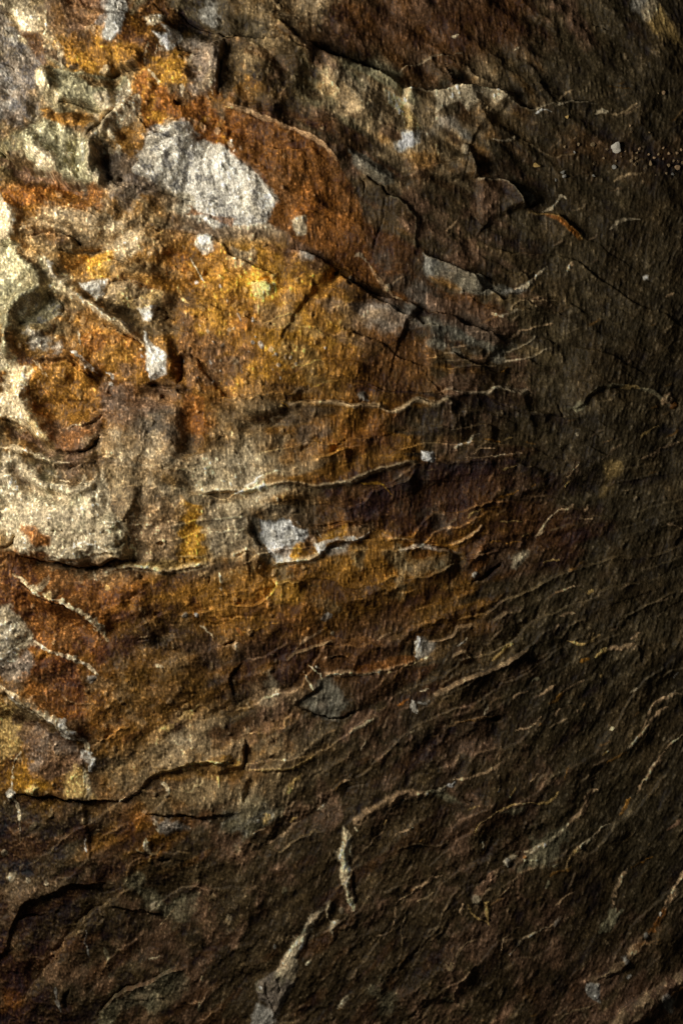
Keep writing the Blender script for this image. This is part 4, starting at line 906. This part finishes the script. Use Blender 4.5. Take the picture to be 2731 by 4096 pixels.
V = np.stack([(PX - W / 2) * S, -Z * S, (H / 2 - PY) * S], -1).reshape(-1, 3).astype(np.float32)
COL = np.concatenate([C.reshape(-1, 3), np.ones((NY * NX, 1), np.float32)], 1).astype(np.float32)
idx = np.arange(NY * NX).reshape(NY, NX)
quads = np.stack([idx[:-1, :-1], idx[1:, :-1], idx[1:, 1:], idx[:-1, 1:]], -1).reshape(-1, 4)
fpid = PID[:-1, :-1].reshape(-1)

def mesh_from(name, vs, fs, cols):
    me = bpy.data.meshes.new(name)
    me.vertices.add(len(vs)); me.vertices.foreach_set('co', vs.ravel())
    me.loops.add(fs.size); me.loops.foreach_set('vertex_index', fs.ravel().astype(np.int32))
    me.polygons.add(len(fs)); me.polygons.foreach_set('loop_start', np.arange(0, fs.size, 4, dtype=np.int32))
    me.polygons.foreach_set('use_smooth', np.ones(len(fs), bool))
    me.update(calc_edges=True)
    at = me.attributes.new('mineral', 'FLOAT_COLOR', 'POINT'); at.data.foreach_set('color', cols.ravel())
    me.materials.append(STONE)
    return me

# back and sides of the block
ring = np.concatenate([idx[0, :-1], idx[:-1, -1], idx[-1, :0:-1], idx[:0:-1, 0]])
back = V[ring].copy(); back[:, 1] = 0.30
order = np.argsort(fpid, kind='stable'); sp_ids = fpid[order]
starts = np.searchsorted(sp_ids, np.arange(len(PARTS) + 1))
MADE = {}
for pid, (name, label) in enumerate(PARTS):
    f = quads[order[starts[pid]:starts[pid + 1]]]
    if len(f) < 6: continue
    used, inv = np.unique(f, return_inverse=True)
    vs, cs, fs = V[used], COL[used], inv.reshape(-1, 4)
    if pid == 0:
        n = len(vs); k = len(ring)
        rin = np.searchsorted(used, ring)
        vs = np.vstack([vs, back]); cs = np.vstack([cs, COL[ring]])
        a = np.arange(k); b = (a + 1) % k
        side = np.stack([rin[a], rin[b], n + b, n + a], 1)
        fs = np.vstack([fs, side])
    o = bpy.data.objects.new(name, mesh_from(name, vs, fs, cs))
    scene.collection.objects.link(o); o.parent = MADE.get(PARENT[pid], rock); MADE[pid] = o
    if label: o['label'] = label

# ------------------------------------------------------------------ loose grit lying on the upper right ledge
def z_at(px, py):
    j = int(np.clip(np.searchsorted(YS, py), 1, NY - 2)); i = int(np.clip(np.searchsorted(XS, px), 1, NX - 2))
    return float(Z[j - 1:j + 2, i - 1:i + 2].mean())
import bmesh
from mathutils import Vector
GRIT = {c: stone_material('grit_' + n, False, tuple(float(q) for q in PAL[c])) for c, n in (('w', 'white'), ('t', 'tan'), ('y', 'yellow'), ('b', 'grey'), ('k', 'pink'))}
def chip_mesh(seed, sub=2):
    r = random.Random(seed); bm = bmesh.new()
    bmesh.ops.create_icosphere(bm, subdivisions=sub, radius=1)
    cuts = [(Vector((r.gauss(0, 1), r.gauss(0, 1), r.gauss(0, 1))).normalized(), r.uniform(.3, .75)) for _ in range(8)]
    for v in bm.verts:
        for n, d in cuts:
            q = v.co.dot(n)
            if q > d: v.co -= n * (q - d)
        v.co *= 1 + r.uniform(-.05, .05)
        v.co.x *= 1.1; v.co.y *= .75; v.co.z *= 1.1
    me = bpy.data.meshes.new('grit_chip'); bm.to_mesh(me); bm.free()
    return me
CHIPS = [chip_mesh(k) for k in range(7)]
grit = [(1148, 922, 34, 'w'), (1000, 905, 12, 'p'), (828, 925, 10, 't'), (888, 868, 8, 'k'), (655, 1035, 20, 'y'), (827, 1106, 15, 'b'),
        (813, 1082, 13, 'b'), (770, 1127, 10, 'b'), (1012, 1020, 10, 't'), (1145, 1005, 8, 't'), (1135, 1046, 12, 'b'), (1010, 1100, 9, 'b'),
        (1290, 935, 11, 'k'), (1275, 960, 9, 't'), (1270, 995, 11, 't'), (1240, 1010, 8, 't'), (1260, 1031, 11, 't'), (1350, 970, 6, 'k'),
        (1360, 1025, 13, 't'), (1355, 835, 7, 't'), (1230, 795, 8, 'k'), (1242, 832, 6, 'k'), (1440, 585, 10, 'k'), (1480, 965, 10, 'k'),
        (1410, 970, 7, 't'), (1385, 990, 8, 'k'), (1475, 1036, 12, 't'), (1508, 1010, 8, 't'), (1536, 1012, 10, 'k'), (1530, 1050, 14, 'k'),
        (1465, 1086, 9, 't'), (1500, 1092, 8, 'b'), (1395, 1100, 7, 't'), (1560, 1022, 10, 't'), (835, 740, 12, 'y'), (1525, 960, 9, 'k'),
        (1090, 935, 7, 't'), (1408, 592, 6, 't'), (1552, 940, 7, 'k'), (1440, 930, 7, 'k'), (1180, 985, 6, 't'), (1320, 1060, 6, 't'),
        (1205, 950, 6, 'k'), (1070, 990, 6, 't'), (1440, 1000, 7, 'k'), (910, 905, 9, 't'), (885, 955, 7, 'b')]
NUM = ('first second third fourth fifth sixth seventh eighth ninth tenth eleventh twelfth thirteenth fourteenth fifteenth sixteenth '
       'seventeenth eighteenth nineteenth').split()
def ordinal(n):
    if n <= 19: return NUM[n - 1]
    t = {2: 'twent', 3: 'thirt', 4: 'fort'}[n // 10]
    return t + 'ieth' if n % 10 == 0 else t + 'y-' + NUM[n % 10 - 1]
RANK = {k: i + 1 for i, k in enumerate(sorted(range(len(grit)), key=lambda k: grit[k][0]))}
WORD = dict(w='white', p='pale', t='tan', y='yellow', b='grey', k='pinkish')
SPECIAL = {0: 'largest white grit chip lying on the dark upper right rock',
           4: 'big yellowish grit chip left of the other loose grit, above the curved rim',
           22: 'lone pinkish grit chip high above the row of loose grit at the right edge'}
for k, (tx, ty, r, c) in enumerate(grit):
    px = 1731 + tx * 1000 / 1568; py = ty * 1000 / 1568; rr = r * 0.6378 * 1.25
    me = CHIPS[k % 7]
    mat = GRIT.get(c, GRIT['t'])
    o = bpy.data.objects.new('grit_chip', me.copy() if k < 400 else me)
    o.data.materials.clear(); o.data.materials.append(mat)
    scene.collection.objects.link(o)
    o.location = ((px - W / 2) * S, -(z_at(px, py) + rr * .35) * S, (H / 2 - py) * S)
    o.scale = (rr * S,) * 3
    o.rotation_euler = (rng.uniform(-.5, .5), rng.uniform(0, 6.28), rng.uniform(-.5, .5))
    o['category'] = 'grit chip'; o['group'] = 'loose grit on the upper right rock'
    o['label'] = SPECIAL.get(k, f"{'small' if r > 9 else 'tiny'} {WORD[c]} grit chip, {ordinal(RANK[k])} from the left in the scattered grit")
